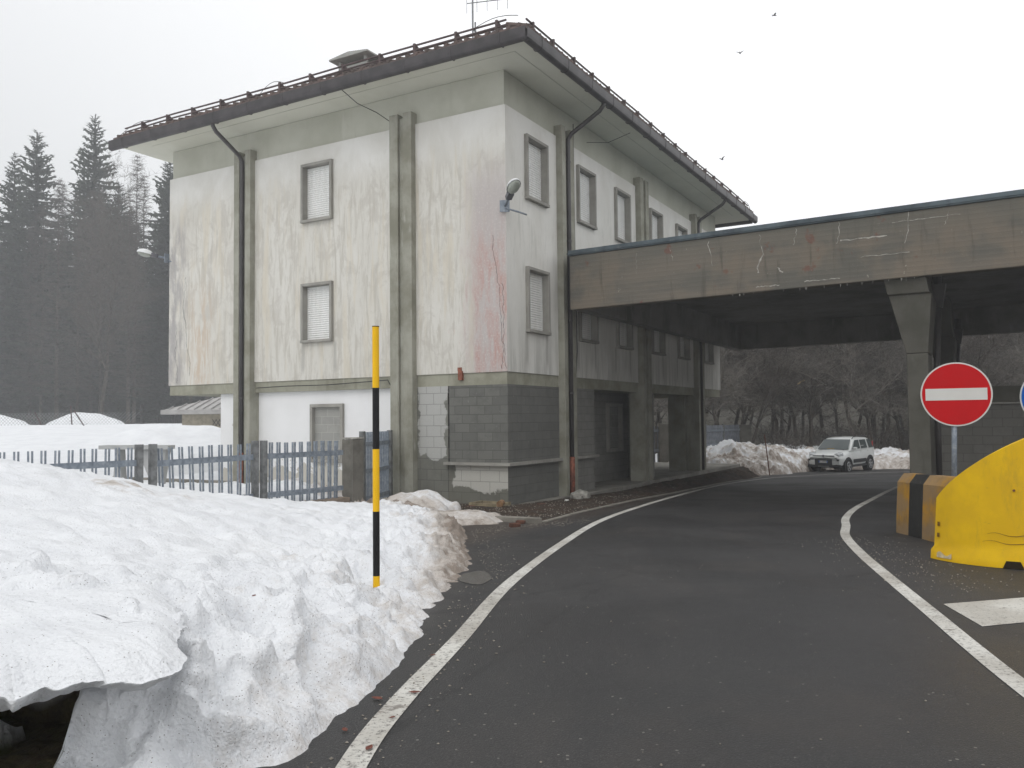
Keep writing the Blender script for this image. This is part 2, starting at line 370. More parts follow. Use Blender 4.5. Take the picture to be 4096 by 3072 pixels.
LAMPG = simple('lamp_aluminium', (.78, .79, .80), .35, .5, .0, .06, 5)
LAMPD = simple('lamp_dark_metal', (.10, .10, .11), .5, .4, 0, .2, 5)
GLASSL = simple('lamp_glass', (.28, .30, .26), .25, .6, 0, .15, 4)
CABLE = simple('cable_rubber', (.03, .03, .03), .7, .3)
YEL = simple('yellow_marker_paint', (.80, .46, .008), .5, .2, 0, .06, 3)
BLK = simple('black_marker_paint', (.010, .010, .011), .5, .2, 0, .1, 3)

# ------------------------------------------------------------------ ground
def gz(x, y):                     # the road falls away gently from the camera
    if y < 42: return .58-.032*y
    t = min(1, (y-42)/14); return .58-.032*42-.032*(y-42)*(1-t*.5)*(1 if t < 1 else 0) if t < 1 else .58-.032*49
def hill(x, y):
    h = gz(x, y)
    if y > 52:
        t = (y-52)/55.; h += 15*min(1, max(0, t))**1.3 if x > -8 else 0
    # left field side rises
    if x < 0:
        k = min(1, max(0, (-x-1)/6))
        h = h*(1-k)+k*(.0 if y < 18 else min(1.4, (y-18)*.04)) + k*max(0, (y-95)*.20)
    return h
def grid_mesh(xs, ys, fz, name, mat, keep=None, smooth=True, attrs=None, **k):
    nx, ny = len(xs), len(ys); v = []
    for y in ys:
        for x in xs: v.append((x, y, fz(x, y)))
    f = []
    for j in range(ny-1):
        for i in range(nx-1):
            if keep is None or keep(xs[i], ys[j]): f.append((j*nx+i, j*nx+i+1, (j+1)*nx+i+1, (j+1)*nx+i))
    b = MB(); b.v = v; b.f = f
    return b.build(name, mat, smooth=smooth, rec=False, **k)
def attr(o, name, vals):
    a = o.data.attributes.new(name, 'FLOAT', 'POINT'); a.data.foreach_set('value', list(vals))
xs = list(np.unique(np.concatenate([np.linspace(-400, -60, 12), np.linspace(-60, 60, 61), np.linspace(60, 400, 12)])))
ys = list(np.unique(np.concatenate([np.linspace(-200, -10, 8), np.linspace(-10, 120, 66), np.linspace(120, 500, 12)])))
def far_ground(x, y): return hill(x, y)-.03 + (.12*noise.noise(V((x*.15, y*.15, 0))) if y > 48 else 0)
g = grid_mesh(xs, ys, far_ground, 'ground', SNOW, kind='structure')
attr(g, 'dirt', [min(1, max(0, .75-.03*abs(p.co.y-50)+.5*noise.noise(V((p.co.x*.3, p.co.y*.3, 2))))) if p.co.y > 44 else (.7 if p.co.x > 0 else 0) for p in g.data.vertices])
attr(g, 'soil', [(1.0 if p.co.x > 0 or p.co.y > 62 else 0) if p.co.y > 49.5+3*noise.noise(V((p.co.x*.2, 0, 5))) else 0 for p in g.data.vertices])

def road_h(x, y): return gz(x, y)+.02
rxs = list(np.linspace(-3, 60, 64)); rys = list(np.linspace(-8, 44, 53))
grid_mesh(rxs, rys, road_h, 'road', ASPH, kind='structure')

def strip(pts, width, zoff, dens=8):
    # smooth ribbon through points
    P = [V((x, y, 0)) for x, y in pts]; out = []
    for i in range(len(P)-1):
        p0, p1, p2, p3 = P[max(i-1, 0)], P[i], P[i+1], P[min(i+2, len(P)-1)]
        for k_ in range(dens):
            t = k_/dens
            out.append(.5*((2*p1)+(p2-p0)*t+(2*p0-5*p1+4*p2-p3)*t*t+(3*p1-p0-3*p2+p3)*t**3))
    out.append(P[-1]); b = MB(); vs = []; n = len(out)
    for i, p in enumerate(out):
        t = (out[min(i+1, n-1)]-out[max(i-1, 0)]).normalized(); s_ = V((-t.y, t.x, 0))
        wv = width/2
        for q in (p+s_*wv, p-s_*wv): vs.append((q.x, q.y, road_h(q.x, q.y)+zoff))
    b.add(vs, [(2*i, 2*i+1, 2*i+3, 2*i+2) for i in range(n-1)]); return b, out
LL = [(-.63,.5),(-.66,2.2),(-.66,3.45),(-.58,4.3),(-.36,5.73),(-.04,7.96),(.64,11.11),(1.46,14.29),(2.65,17.61),(4.62,22.35),(6.77,26.93),(9.11,30.78),(10.88,32.8),(14,35.2),(18,37.2)]
b, _ = strip(LL, .125, .004); b.build('road_edge_line', PAINT, rec=False, kind='structure')
RL = [(11.9,25.6),(10.55,23.4),(8.17,19.19),(6.63,16.39),(5.67,14.4),(5.13,13.03),(4.58,11.66),(4.03,9.83),(3.52,7.89),(3.14,6.4),(2.86,5.32),(2.62,4.33),(2.2,2.4),(1.9,1)]
b, _ = strip(RL, .125, .004); b.build('road_island_line', PAINT, rec=False, kind='structure')
b = MB()
for q in ([(3.39,6.70),(4.3,6.98),(5.4,7.35),(5.0,6.45),(4.05,6.14),(3.24,5.88)],):
    b.add([(x, y, road_h(x, y)+.004) for x, y in q], [(0, 1, 4, 5), (1, 2, 3, 4)])
b.build('painted_island_stripe', PAINT_WORN, rec=False, kind='structure')

# ------------------------------------------------------------------ building (local frame: x along the road facade, y along the garden facade)
BL = V((-.0948, 18.4297, 0)); BRZ = math.atan2(math.cos(R(29.917)), math.sin(R(29.917)))
dR = V((math.sin(R(29.917)), math.cos(R(29.917)), 0)); dL = V((-dR.y, dR.x, 0))
def wp(u, v, z=0): q = BL+dR*u+dL*v; return V((q.x, q.y, z))
bld = empty('concrete_building', BL, BRZ, label='two storey white plastered building on grey pilasters with closed shutters and a wide tiled roof', cat='building')
LEN, WID = 16.49, 11.25
Z_BB, Z_PB, Z_PT, Z_WT = 2.66, 2.94, 8.91, 9.70
def wall(face, off, h0, h1, z0, z1, holes, thick=.25, dent=None):
    """slab in the plane y=off ('R', facing -y) or x=off ('L', facing -x) with real openings"""
    b = MB(); hs_ = sorted(set([h0, h1]+[q for o in holes for q in o[:2]])); zs = sorted(set([z0, z1]+[q for o in holes for q in o[2:]]))
    def P(h, d, z): return (h, d, z) if face == 'R' else (d, h, z)
    def inhole(a, c): return any(o[0]-1e-6 <= a <= o[1]+1e-6 and o[2]-1e-6 <= c <= o[3]+1e-6 for o in holes)
    for i in range(len(hs_)-1):
        for j in range(len(zs)-1):
            if inhole((hs_[i]+hs_[i+1])/2, (zs[j]+zs[j+1])/2): continue
            for d in (off, off+thick):
                b.add([P(hs_[i], d, zs[j]), P(hs_[i+1], d, zs[j]), P(hs_[i+1], d, zs[j+1]), P(hs_[i], d, zs[j+1])], [(0, 1, 2, 3) if (d == off) == (face == 'R') else (3, 2, 1, 0)])
    for (a, c, e, g_) in list(holes)+[(h0, h1, z0, z1)]:
        for (p, q) in (((a, e), (c, e)), ((c, e), (c, g_)), ((c, g_), (a, g_)), ((a, g_), (a, e))):
            b.add([P(p[0], off, p[1]), P(q[0], off, q[1]), P(q[0], off+thick, q[1]), P(p[0], off+thick, p[1])], [(0, 1, 2, 3)])
    return b
WU = [(.86, 1.94), (3.64, 4.74), (6.14, 7.24), (8.93, 10.03), (11.44, 12.54), (14.24, 15.40)]
WZ = [(6.97, 8.49), (3.88, 5.40)]
hr = [(a+.03, c-.03, e+.03, g_-.03) for a, c in WU for e, g_ in WZ]
hl = [(5.03+.03, 6.07-.03, e+.03, g_-.03) for e, g_ in WZ]
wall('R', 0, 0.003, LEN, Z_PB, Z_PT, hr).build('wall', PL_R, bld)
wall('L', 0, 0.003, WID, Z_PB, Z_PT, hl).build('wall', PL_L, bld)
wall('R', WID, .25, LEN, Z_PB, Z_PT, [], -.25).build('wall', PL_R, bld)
wall('L', LEN, .25, WID-.25, Z_PB, Z_PT, [], -.25).build('wall', PL_L, bld)
MB().box((.06, .06, Z_PT+.002), (LEN-.06, WID-.06, Z_WT+.02)).build('frieze', FRIEZE, bld)
MB().box((.03, .03, Z_BB), (LEN-.03, WID-.03, Z_PB-.001)).build('floor_band', BAND, bld)
MB().box((1, 1, 5.8), (LEN-1, WID-1, 6.0)).build('upper_floor', SLABC, bld)
def window(face, a, c, e, g_, mat=FRAMEC, blind=True):
    b = MB(); t = .07; o0, o1 = -.085, .20
    def P(h, d, z): return (h, d, z) if face == 'R' else (d, h, z)
    def bx(h0, h1, d0, d1, z0, z1): b.box(P(h0, d0, z0), P(h1, d1, z1))
    bx(a, a+t, o0, o1, e+t, g_-t); bx(c-t, c, o0, o1, e+t, g_-t); bx(a, c, o0, o1, g_-t, g_); bx(a, c, o0-.02, o1, e, e+t)
    fr = b.build('window', mat, bld, bevel=.006)
    s = MB()
    n = int((g_-e-2*t)/.055)
    for i in range(n+1):
        z0 = e+t+i*.055; z1 = min(z0+.053, g_-t)
        if z1 <= z0+.01: continue
        h0, h1 = a+t+.002, c-t-.002
        s.add([P(h0, .105, z0), P(h1, .105, z0), P(h1, .092, (z0+z1)/2), P(h0, .092, (z0+z1)/2), P(h1, .105, z1), P(h0, .105, z1), P(h0, .13, z0), P(h1, .13, z0), P(h1, .13, z1), P(h0, .13, z1)],
              [(0, 1, 2, 3), (3, 2, 4, 5), (6, 9, 8, 7), (0, 6, 7, 1), (5, 4, 8, 9)])
    s.build('shutter', SHUT, fr)
    # narrow strip of dark gap at the shutter's guide
    return fr
for a, c in WU:
    for e, g_ in WZ: window('R', a, c, e, g_)
for e, g_ in WZ: window('L', 5.03, 6.07, e, g_)
# pilasters: two ribs with a groove
def pilaster(face, a, c, top=9.18, proj=.17, rib=.2, groove=.05):
    b = MB(); 
    def P(h, d, z): return (h, d, z) if face == 'R' else (d, h, z)
    for (h0, h1, d0) in ((a, a+rib, -proj), (a+rib, c-rib, -groove), (c-rib, c, -proj)):
        b.box(P(h0, d0, -.05), P(h1, .30, top if d0 == -proj else top-.1))
    return b.build('pilaster', CONC, bld, bevel=.012)
pilaster('R', 2.50, 3.17); pilaster('R', 7.80, 8.50, rib=.26, groove=.08); pilaster('R', 13.18, 13.90)
pilaster('L', 7.80, 8.42); pilaster('L', 2.47, 3.12, rib=.25, groove=.10)
# heavier column piece below the last road-side pilaster
MB().box((12.95, .301, -.05), (13.9, .9, Z_BB-.002)).build('porch_column', CONC, bld)
MB().box((12.2, 5.2, -.05), (12.7, 5.7, Z_BB-.002)).build('porch_column', CONC, bld)
# ground floor, garden facade
wall('L', .0, .003, 1.55, .93, Z_BB-.001, [], .24).build('block_infill', B_DARK_L, bld)
wall('L', .03, .033, 1.60, .0, .86, [], .22).build('block_base', B_LIGHT_L, bld)
wall('L', .02, 1.601, 2.49, .0, Z_BB-.001, [], .22).build('block_wall', B_SIDE_L, bld)
MB().box((-.10, -.10, .862), (.24, 1.66, .928)).build('concrete_sill', FRAMEC, bld)
wall('L', .16, 3.10, 7.82, .0, Z_BB-.001, [(4.86, 5.87, .88, 2.28)], .2).build('ground_wall', WHITEW, bld)
wall('L', .16, 8.40, 9.27, .0, Z_BB-.001, [], .2).build('ground_wall', WHITEW, bld)
b = MB(); t = .085
b.box((.08, 4.82, .84), (.24, 5.91, .84+t)).box((.08, 4.82, 2.32-t), (.24, 5.91, 2.32)).box((.08, 4.82, .84+t), (.24, 4.82+t, 2.32-t)).box((.08, 5.91-t, .84+t), (.24, 5.91, 2.32-t))
bw_ = b.build('bricked_window', FRAMEC, bld, bevel=.006)
wall('L', .19, 4.90, 5.83, .92, 2.24, [], .1).build('block_filling', BRICKED, bw_)
# ground floor, road facade
wall('R', .0, .003, 2.49, .93, Z_BB-.001, [], .24).build('block_infill', B_DARK_R, bld)
MB().box((.0005, .0005, .93), (.2405, .2405, Z_BB-.001)).build('corner_block', B_DARK_R, bld) if False else None
wall('R', .03, .033, 2.49, .0, .86, [], .22).build('block_base', B_DARK_R, bld)
MB().box((.241, -.10, .862), (2.49, .24, .928)).build('concrete_sill', FRAMEC, bld)
wall('R', .02, 3.17, 4.62, .93, Z_BB-.001, [], .24).build('block_infill', B_MID_R, bld)
wall('R', .04, 3.17, 4.62, .0, .86, [], .22).build('block_base', B_MID_R, bld)
MB().box((3.171, -.09, .862), (4.68, .28, .928)).build('concrete_sill', FRAMEC, bld)
wall('L', 4.38, .27, 1.02, .0, Z_BB-.001, [], .24).build('porch_side_wall', B_SIDE_L, bld)
wall('R', 1.02, 4.4, 9.4, .0, Z_BB-.001, [(7.72, 8.78, .90, 2.30)], .2).build('porch_wall', B_MID_R, bld)
b = MB(); b.box((7.68, .93, .86), (8.82, 1.2, .95)).box((7.68, .93, 2.25), (8.82, 1.2, 2.34)).box((7.68, .93, .951), (7.77, 1.2, 2.249)).box((8.73, .93, .951), (8.82, 1.2, 2.249))
bw2 = b.build('bricked_window', FRAMEC, bld)
wall('R', 1.06, 7.771, 8.729, .951, 2.249, [], .1).build('block_filling', BRICKED_R, bw2)
wall('R', .12, 8.50, 9.38, .0, Z_BB-.001, [], .2).build('porch_pier', B_MID_R, bld)
wall('L', 9.40, .33, 4.0, .0, Z_BB-.001, [], .2).build('porch_end_wall', B_SIDE_L, bld)
wall('R', 4.0, 9.6, LEN-.1, .0, Z_BB-.001, [], .25).build('porch_back_wall', WHITEW, bld)
wall('L', LEN-.4, 4.25, WID-.3, .0, Z_BB-.001, [], .2).build('ground_wall', WHITEW, bld)
wall('R', 9.07, .37, LEN-.5, .0, Z_BB-.001, [], .2).build('ground_wall', WHITEW, bld)
# floor slab with a step edge
MB().box((-.22, -.25, -.75), (18.2, 12.0, -.002)).build('floor_slab', SLABC, bld, bevel=.015)
# soffit, eaves, roof
OV = 1.06; E0, E1 = (-OV, -OV), (LEN+1.15, WID+.85)
MB().box((E0[0], E0[1], Z_WT+.03), (E1[0], E1[1], Z_WT+.20)).build('soffit', SOFFIT, bld)
rf = MB(); pz = math.tan(R(17)); e = .10; x0, y0, x1, y1 = E0[0]-e, E0[1]-e, E1[0]+e, E1[1]+e; zr = Z_WT+.27; hw = (y1-y0)/2; rz_ = zr+hw*pz
rf.add([(x0,y0,zr),(x1,y0,zr),(x1,y1,zr),(x0,y1,zr),(x0+hw,(y0+y1)/2,rz_),(x1-hw,(y0+y1)/2,rz_),(x0,y0,zr-.07),(x1,y0,zr-.07),(x1,y1,zr-.07),(x0,y1,zr-.07)],
       [(0,1,5,4),(1,2,5),(2,3,4,5),(3,0,4),(1,0,6,7),(2,1,7,8),(3,2,8,9),(0,3,9,6),(9,8,7,6)])
roof = rf.build('roof', ROOF, bld)
b = MB()
# rounded tile noses along the two visible eaves
for i in range(int((x1-x0)/.26)): b.tube([(x0+.13+i*.26, y0-.02, zr+.005), (x0+.13+i*.26, y0+.5, zr+.005+.52*pz)], .045, 6)
for i in range(int((y1-y0)/.26)): b.tube([(x0-.02, y0+.13+i*.26, zr+.005), (x0+.5, y0+.13+i*.26, zr+.005+.52*pz)], .045, 6)
b.build('tile_edge', ROOF, roof)
gz_ = Z_WT+.12
def gutter(p, q, out):      # half-round trough
    b = MB(); p, q, out = V(p), V(q), V(out); prof = []
    for k in range(9):
        a = math.pi*k/8; prof.append((.095-.095*math.cos(a), -.10-.10*math.sin(a)**.8 if 0 < k < 8 else -.08))
    prof = [(0, .08)]+prof+[(.19, .06)]
    vs = []; n = len(prof)
    for e_ in (p, q):
        for s_ in (0, .012):
            for (o, z) in prof: vs.append(e_+out*(o+s_*(o > 0))+V((0, 0, z-s_)))
    fs = []
    for i in range(n-1): fs += [(i, i+1, 2*n+i+1, 2*n+i), (n+i, 3*n+i, 3*n+i+1, n+i+1)]
    fs += [tuple(list(range(n))+list(range(2*n-1, n-1, -1))), tuple(list(range(2*n, 3*n))+list(range(4*n-1, 3*n-1, -1)))]
    b.add(vs, fs); return b
gx, gy = E0; GX, GY = E1
for (p, q, o, nseg) in (((gx-.17, gy-.002, gz_), (GX+.17, gy-.002, gz_), (0, -1, 0), 15), ((gx-.002, gy-.17, gz_), (gx-.002, GY+.17, gz_), (-1, 0, 0), 11), ((GX+.002, gy, gz_), (GX+.002, GY, gz_), (1, 0, 0), 0)):
    gt = gutter(p, q, o).build('gutter', GUTTER, roof, smooth=False)
    p, q, ov = V(p), V(q), V(o)
    for i in range(nseg):
        c_ = p.lerp(q, (i+.5)/nseg); side = (q-p).normalized()
        pts = [c_+ov*(.097-.108*math.cos(math.pi*k/8))+V((0, 0, -.10-.115*math.sin(math.pi*k/8)**.8+.0)) for k in range(1, 9)]+[c_+ov*.205+V((0, 0, .05)), c_+ov*.10+V((0, 0, .10))]
        MB().tube(pts, .009, 4).build('gutter_strap', GUTTER, roof)
# snow guards: rows of rail on triangular brackets
def guard(row, face, s0, s1, step, hh=.235):
    def P(t, d, z): return (t, y0+d, z) if face == 'R' else (x0+d, t, z)
    d = .16+row*.55; z = zr+d*pz
    n = int((s1-s0)/step)
    b = MB()
    for zz_ in (hh*.45, hh*.9):
        b.tube([P(s0-.25+(s1-s0+.5)*k/6, d-.03+.02*math.sin(k*2.1+row), z+zz_+.012*math.sin(k*1.7)) for k in range(7)], .023, 5)
    b.build('snow_guard_rail', GUARD, roof)
    for i in range(n+1):
        t = s0+i*step+random.uniform(-.06, .06); vs = []; b = MB()
        for w_ in (-.028, .028):
            for (dd, zz_) in ((-.05, .0), (.30, .0+.28*pz), (.0, hh*1.08), (-.06, hh*1.08)): vs.append(P(t+w_, d+dd, z+zz_))
        b.add(vs, [(3,2,1,0),(4,5,6,7),(0,1,5,4),(1,2,6,5),(2,3,7,6),(3,0,4,7)])
        b.box(P(t-.12, d-.03, z-.01), P(t+.12, d+.10, z+.045))
        b.build('snow_guard_bracket', GUARD, roof)
guard(0, 'L', -.4, 11.6, 1.05); guard(1, 'L', -.1, 7.6, 1.05); guard(2, 'L', .6, 6.9, 1.05)
guard(0, 'R', -.6, 17.0, 1.02); guard(1, 'R', .6, 16.4, 1.3)
# loose wires and bent ends of rails on the eave
b = MB()
for (p, q, s_) in (((x0+.1, 12.1, zr+.05), (x0+.2, 10.6, zr+.28), .16), ((x0+.5, 7.0, zr+.3), (x0+.4, 5.9, zr+.38), .2), ((x0+.2, .2, zr+.3), (x0+.2, -.9, zr+.32), .1), ((x1-.1, y0+.1, zr+.05), (x1-1.0, y0+.1, zr+.3), .1)):
    p, q = V(p), V(q); MB().tube([p+(q-p)*t_+V((0, 0, s_*math.sin(math.pi*t_))) for t_ in np.linspace(0, 1, 8)], .008, 4).build('lightning_wire', CABLE, roof)
# chimney
ch = MB().box((2.7, 6.2, zr+.9), (3.25, 7.25, zr+2.32)).build('chimney', CHIM, roof, bevel=.01)
b = MB()
for cx_ in (2.70, 3.16):
    for cy_ in (6.2, 7.16): MB().box((cx_, cy_, zr+2.321), (cx_+.09, cy_+.09, zr+2.50)).build('chimney_post', CHIM, roof)
MB().prism([(6.0, zr+2.50), (7.45, zr+2.50), (7.45, zr+2.55), (6.72, zr+2.64), (6.0, zr+2.55)], 'x', 2.5, 3.4).build('chimney_cap', CHIM, ch, bevel=.01)
# soffit joint lines and vent seams
b = MB()
b.box((-.62, -.62, Z_WT+.024), (-.60, WID, Z_WT+.03)).box((-.60, -.62, Z_WT+.024), (LEN, -.60, Z_WT+.03)).build('soffit_joint', FRIEZE, bld)
# downpipes
def downpipe(face, h, zbot, rust=.9):
    def P(hh, d, z): return (hh, d, z) if face == 'R' else (d, hh, z)
    top = [P(h, -OV-.09, gz_-.1), P(h, -OV-.08, gz_-.24), P(h, -OV+.02, gz_-.36), P(h, -.25, 9.02), P(h, -.165, 8.90), P(h, -.16, 8.7), P(h, -.16, zbot+rust)]
    dp = MB().tube(top, .055, 10).build('downpipe', PIPE, bld, smooth=True)
    for z in (8.3, 6.3, 4.3, 2.5): MB().tube([P(h, -.16, z), P(h, -.16, z+.04)], .064, 10).build('pipe_clamp', PIPE, dp)
    if rust: MB().tube([P(h, -.16, zbot), P(h, -.16, zbot+rust)], .068, 10).build('pipe_shoe', RUST, dp, smooth=True)
downpipe('R', 2.86, .02, .92); downpipe('R', 13.54, .02, .0); downpipe('L', 8.12, .02, 1.05)
# rusty bracket on the band, cracks modelled as thin cables
MB().box((-.06, 1.17, 2.78), (.028, 1.27, 2.99)).box((-.03, 1.20, 2.991), (.0, 1.30, 3.07)).build('rusty_bracket', RUST, bld)

def crack(h, z0, z1, amp, rad, seed):
    rr2 = random.Random(seed); pts = []; n_ = 40; y_ = h
    for k in range(n_):
        y_ += rr2.gauss(0, amp); pts.append((-.0015, y_, z0+(z1-z0)*k/(n_-1)))
    MB().tube(pts, [rad*rr2.uniform(.5, 1.3) for _ in pts], 4).build('plaster_crack', CABLE, bld)
crack(.30, 6.0, 3.0, .020, .0034, 2); crack(10.55, 6.0, 3.2, .02, .004, 3); crack(10.9, 4.6, 3.0, .02, .004, 4); crack(.12, 4.9, 3.0, .015, .004, 6)
def cable(name, pts, rad, label, n=5):
    pts = [wp(*p) for p in pts]
    return MB().tube(pts, rad, n).build(name, CABLE, smooth=True, label=label, cat='cable')
cable('hanging_cable', [(-1.0, 3.9, 9.72), (-.7, 3.65, 9.42), (-.35, 3.35, 9.25), (-.10, 3.16, 9.08), (-.03, 3.15, 8.8), (-.02, 3.15, 6), (-.02, 3.15, 3.0), (-.03, 3.15, 2.8)], .010, 'thin black cable running from the eaves down beside the wide pilaster of the garden facade')
cable('wall_cable', [(3.46, -.02, 9.5), (3.46, -.02, 7.5), (3.47, -.02, 5.2), (3.52, -.02, 4.4), (3.50, -.03, 3.6), (3.42, -.04, 3.1), (3.30, -.06, 2.75)], .013, 'black cable hanging beside the downpipe on the road facade')
cable('sagging_wire', [(4.0, -.15, 9.15), (4.6, -.5, 9.25), (5.2, -.9, 9.62)], .008, 'short thin wire sagging under the road side eaves')
cable('band_cable', [(-.03, 7.7, 2.78), (-.03, 6.6, 2.80), (-.03, 5.2, 2.79), (-.03, 3.9, 2.83), (-.03, 3.3, 2.85), (-.03, 3.2, 2.7), (-.03, 3.17, 2.3)], .012, 'thin cable clipped along the concrete band above the white ground floor wall')

# wall lamps
def wall_lamp(pos, dirv, plate_side, label):
    t = empty('wall_lamp', pos, 0, label=label, cat='lamp', group='lamps on the building')
    d = V(dirv).normalized(); sx = d.cross(V((0, 0, 1))).normalized(); ux = sx.cross(d); Mx = Matrix((d, sx, ux)).transposed()
    MB().box((-.11, -.012, -.13), (.11, .012, .13)).build('mounting_plate', GALV, t).rotation_euler = (0, 0, plate_side)
    a0 = d*.02; a1 = d*.30
    MB().tube([a0, a1], .03, 8).build('arm', GALV, t, smooth=True)
    MB().tube([a0+V((0,0,-.05)), a0+V((.12,-.03,-.10)), a0+V((.3,.02,-.14)), a0+V((.48,.12,-.18))], .02, 6).build('cable_sleeve', GALV, t, smooth=True)
    MB().obox(d*.36, (.10, .07, .055), Mx).build('gear_box', LAMPD, t, bevel=.01)
    # ovoid head: shell and glass bowl
    def ell(c, rx, ry, rz, z0, z1, nseg=18, nr=8):
        b = MB(); vs = []
        for i in range(nr+1):
            ph = z0+(z1-z0)*i/nr
            for j in range(nseg):
                an = 2*math.pi*j/nseg; vs.append(c+Mx@V((rx*math.cos(an)*math.cos(ph), ry*math.sin(an)*math.cos(ph), rz*math.sin(ph))))
        b.add(vs, [(i*nseg+j, i*nseg+(j+1)%nseg, (i+1)*nseg+(j+1)%nseg, (i+1)*nseg+j) for i in range(nr) for j in range(nseg)]); return b
    c = d*.64
    ell(c, .23, .145, .13, 0, R(89)).build('lamp_shell', LAMPG, t, smooth=True)
    ell(c, .21, .13, .10, R(-89), 0).build('lamp_bowl', GLASSL, t, smooth=True)
    MB().obox(c, (.232, .147, .008), Mx).build('rim', LAMPG, t, bevel=.004) if False else None
    return t
wall_lamp(wp(-.02, .02, 6.60)+V((0, -.02, 0)), (.30, -.80, .42), 0, 'round headed floodlight on the near corner of the white building')
wall_lamp(wp(-.02, WID+.02, 6.62)+V((-.02, 0, 0)), (-1, -.15, .22), R(60), 'silver street lamp head on the far left corner of the building')

# antenna
ANTM = simple('antenna_metal', (.20, .21, .22), .5, .4)
an = empty('roof_antenna', wp(3.5, 3.05, zr+.9), BRZ, label='thin tv antenna mast standing on the roof above the building corner', cat='antenna')
b = MB(); b.tube([(0, 0, -.3), (0, 0, 4.2)], .026, 8); b.build('mast', ANTM, an, smooth=True)
b = MB(); b.tube([(.13, 0, -.2), (.13, 0, 2.15)], .022, 6).tube([(-.02, 0, 1.9), (.15, 0, 1.9)], .03, 6); b.build('mast_stay', ANTM, an)
b = MB(); b.tube([(-.3, 0, 2.5), (.05, -1.1, 2.5)], .013, 5)
for k in range(5):
    x_, y_ = -.3+.35*k/4, -1.1*k/4; b.tube([(x_, y_, 2.5-.28), (x_, y_, 2.5+.28)], .008, 4)
b.build('antenna_boom', ANTM, an)

# ------------------------------------------------------------------ canopy over the road
can = empty('road_canopy', BL, BRZ, label='huge flat concrete canopy spanning the road beside the building', cat='canopy')
CX0, CX1, CY0, CY1 = 2.2, 17.0, -.48, -26.0
def zt(y): return .0135*(-y-.7)         # slow rise away from the building
b = MB()
def cbox(xa, xb, ya, yb, z0, z1):      # box following the rise
    vs = []
    for z in (z0, z1):
        for x, y in ((xa, ya), (xb, ya), (xb, yb), (xa, yb)): vs.append((x, y, z+zt(y)))
    b.add(vs, [(3,2,1,0),(4,5,6,7),(0,1,5,4),(1,2,6,5),(2,3,7,6),(3,0,4,7)])
TH = .28
cbox(CX0, CX0+TH, CY0, CY1, 4.50, 5.80)
b.build('front_fascia', CANOPY, can, bevel=.02); b = MB()
cbox(CX0+TH+.001, CX1-TH-.001, CY0, CY0-TH, 4.50, 5.80); b.build('side_beam', DARKCONC, can); b = MB()
cbox(CX1-TH, CX1, CY0, CY1, 4.50, 5.80); b.build('rear_beam', DARKCONC, can); b = MB()
cbox(CX0+TH+.002, CX1-TH-.002, CY1+TH, CY1, 4.50, 5.80); b.build('side_beam', DARKCONC, can); b = MB()
cbox(CX0+TH+.002, CX1-TH-.002, CY0-TH-.002, CY1+TH+.002, 5.42, 5.70); b.build('ceiling_slab', DARKCONC, can); b = MB()
cbox(CX0-.035, CX1+.03, CY0+.03, CY1-.03, 5.802, 5.93)
fl = b.build('flashing', FLASH, can, bevel=.008); b = MB()
cbox(CX0-.055, CX0-.036, CY0+.05, CY1, 5.835, 5.865); b.build('flashing_rib', FLASH, fl)
b = MB()
for i in range(20):
    y = -4.3-random.random()*4.2; L_ = random.uniform(.02, .08); b.add([(CX0+.03, y, 4.50+zt(y)), (CX0+.045, y+.008, 4.5+zt(y)), (CX0+.03, y+.015, 4.5+zt(y)), (CX0+.034, y+.006, 4.5+zt(y)-L_)], [(0,1,3),(1,2,3),(2,0,3)])
LIME = simple('lime_deposit', (.36, .345, .31), .7, .2, 0, .35, 14)
b.build('lime_drips', LIME, can)
# crack efflorescence on the fascia, thin crusts
def crust(pts, w0):
    b = MB()
    vs = []; fs = []
    for i, (y, z) in enumerate(pts):
        ww = w0*random.uniform(.15, 1.1)*.75
        for s_ in (-1, 1): vs.append((CX0-.004-random.random()*.003, y+s_*ww, z))
    b.add(vs, [(2*i, 2*i+1, 2*i+3, 2*i+2) for i in range(len(pts)-1)]); b.build('lime_crust', LIME, can)
for (y, z, L_, w0) in ((-3.9, 5.72, .55, .010), (-5.0, 5.72, .45, .012), (-5.08, 5.32, .42, .030), (-5.75, 5.76, .35, .009), (-6.6, 5.78, .45, .012), (-7.9, 5.80, .62, .010), (-3.0, 5.70, .3, .006), (-2.2, 5.66, .5, .005), (-8.6, 5.7, .25, .005), (-5.35, 4.98, .12, .03)):
    pts = []; yy = y
    for k in range(9): pts.append((yy, z+zt(y)-L_*k/8)); yy += random.uniform(-.035, .035)
    crust(pts, w0)
for (ya, yb, z, w0) in ((-6.62, -7.5, 5.38, .016), (-5.9, -6.6, 4.62, .010), (-4.9, -5.4, 4.60, .012), (-7.6, -8.8, 5.62, .006), (-7.0, -7.9, 5.0, .006)):
    vs = []; n_ = 14; b = MB()
    for k in range(n_):
        y = ya+(yb-ya)*k/(n_-1); ww = w0*random.uniform(.2, 1.2); z2 = z+zt(y)+random.uniform(-.012, .012)
        vs += [(CX0-.005, y, z2-ww), (CX0-.005, y, z2+ww)]
    b.add(vs, [(2*i, 2*i+1, 2*i+3, 2*i+2) for i in range(n_-1)]); b.build('lime_crust', LIME, can)
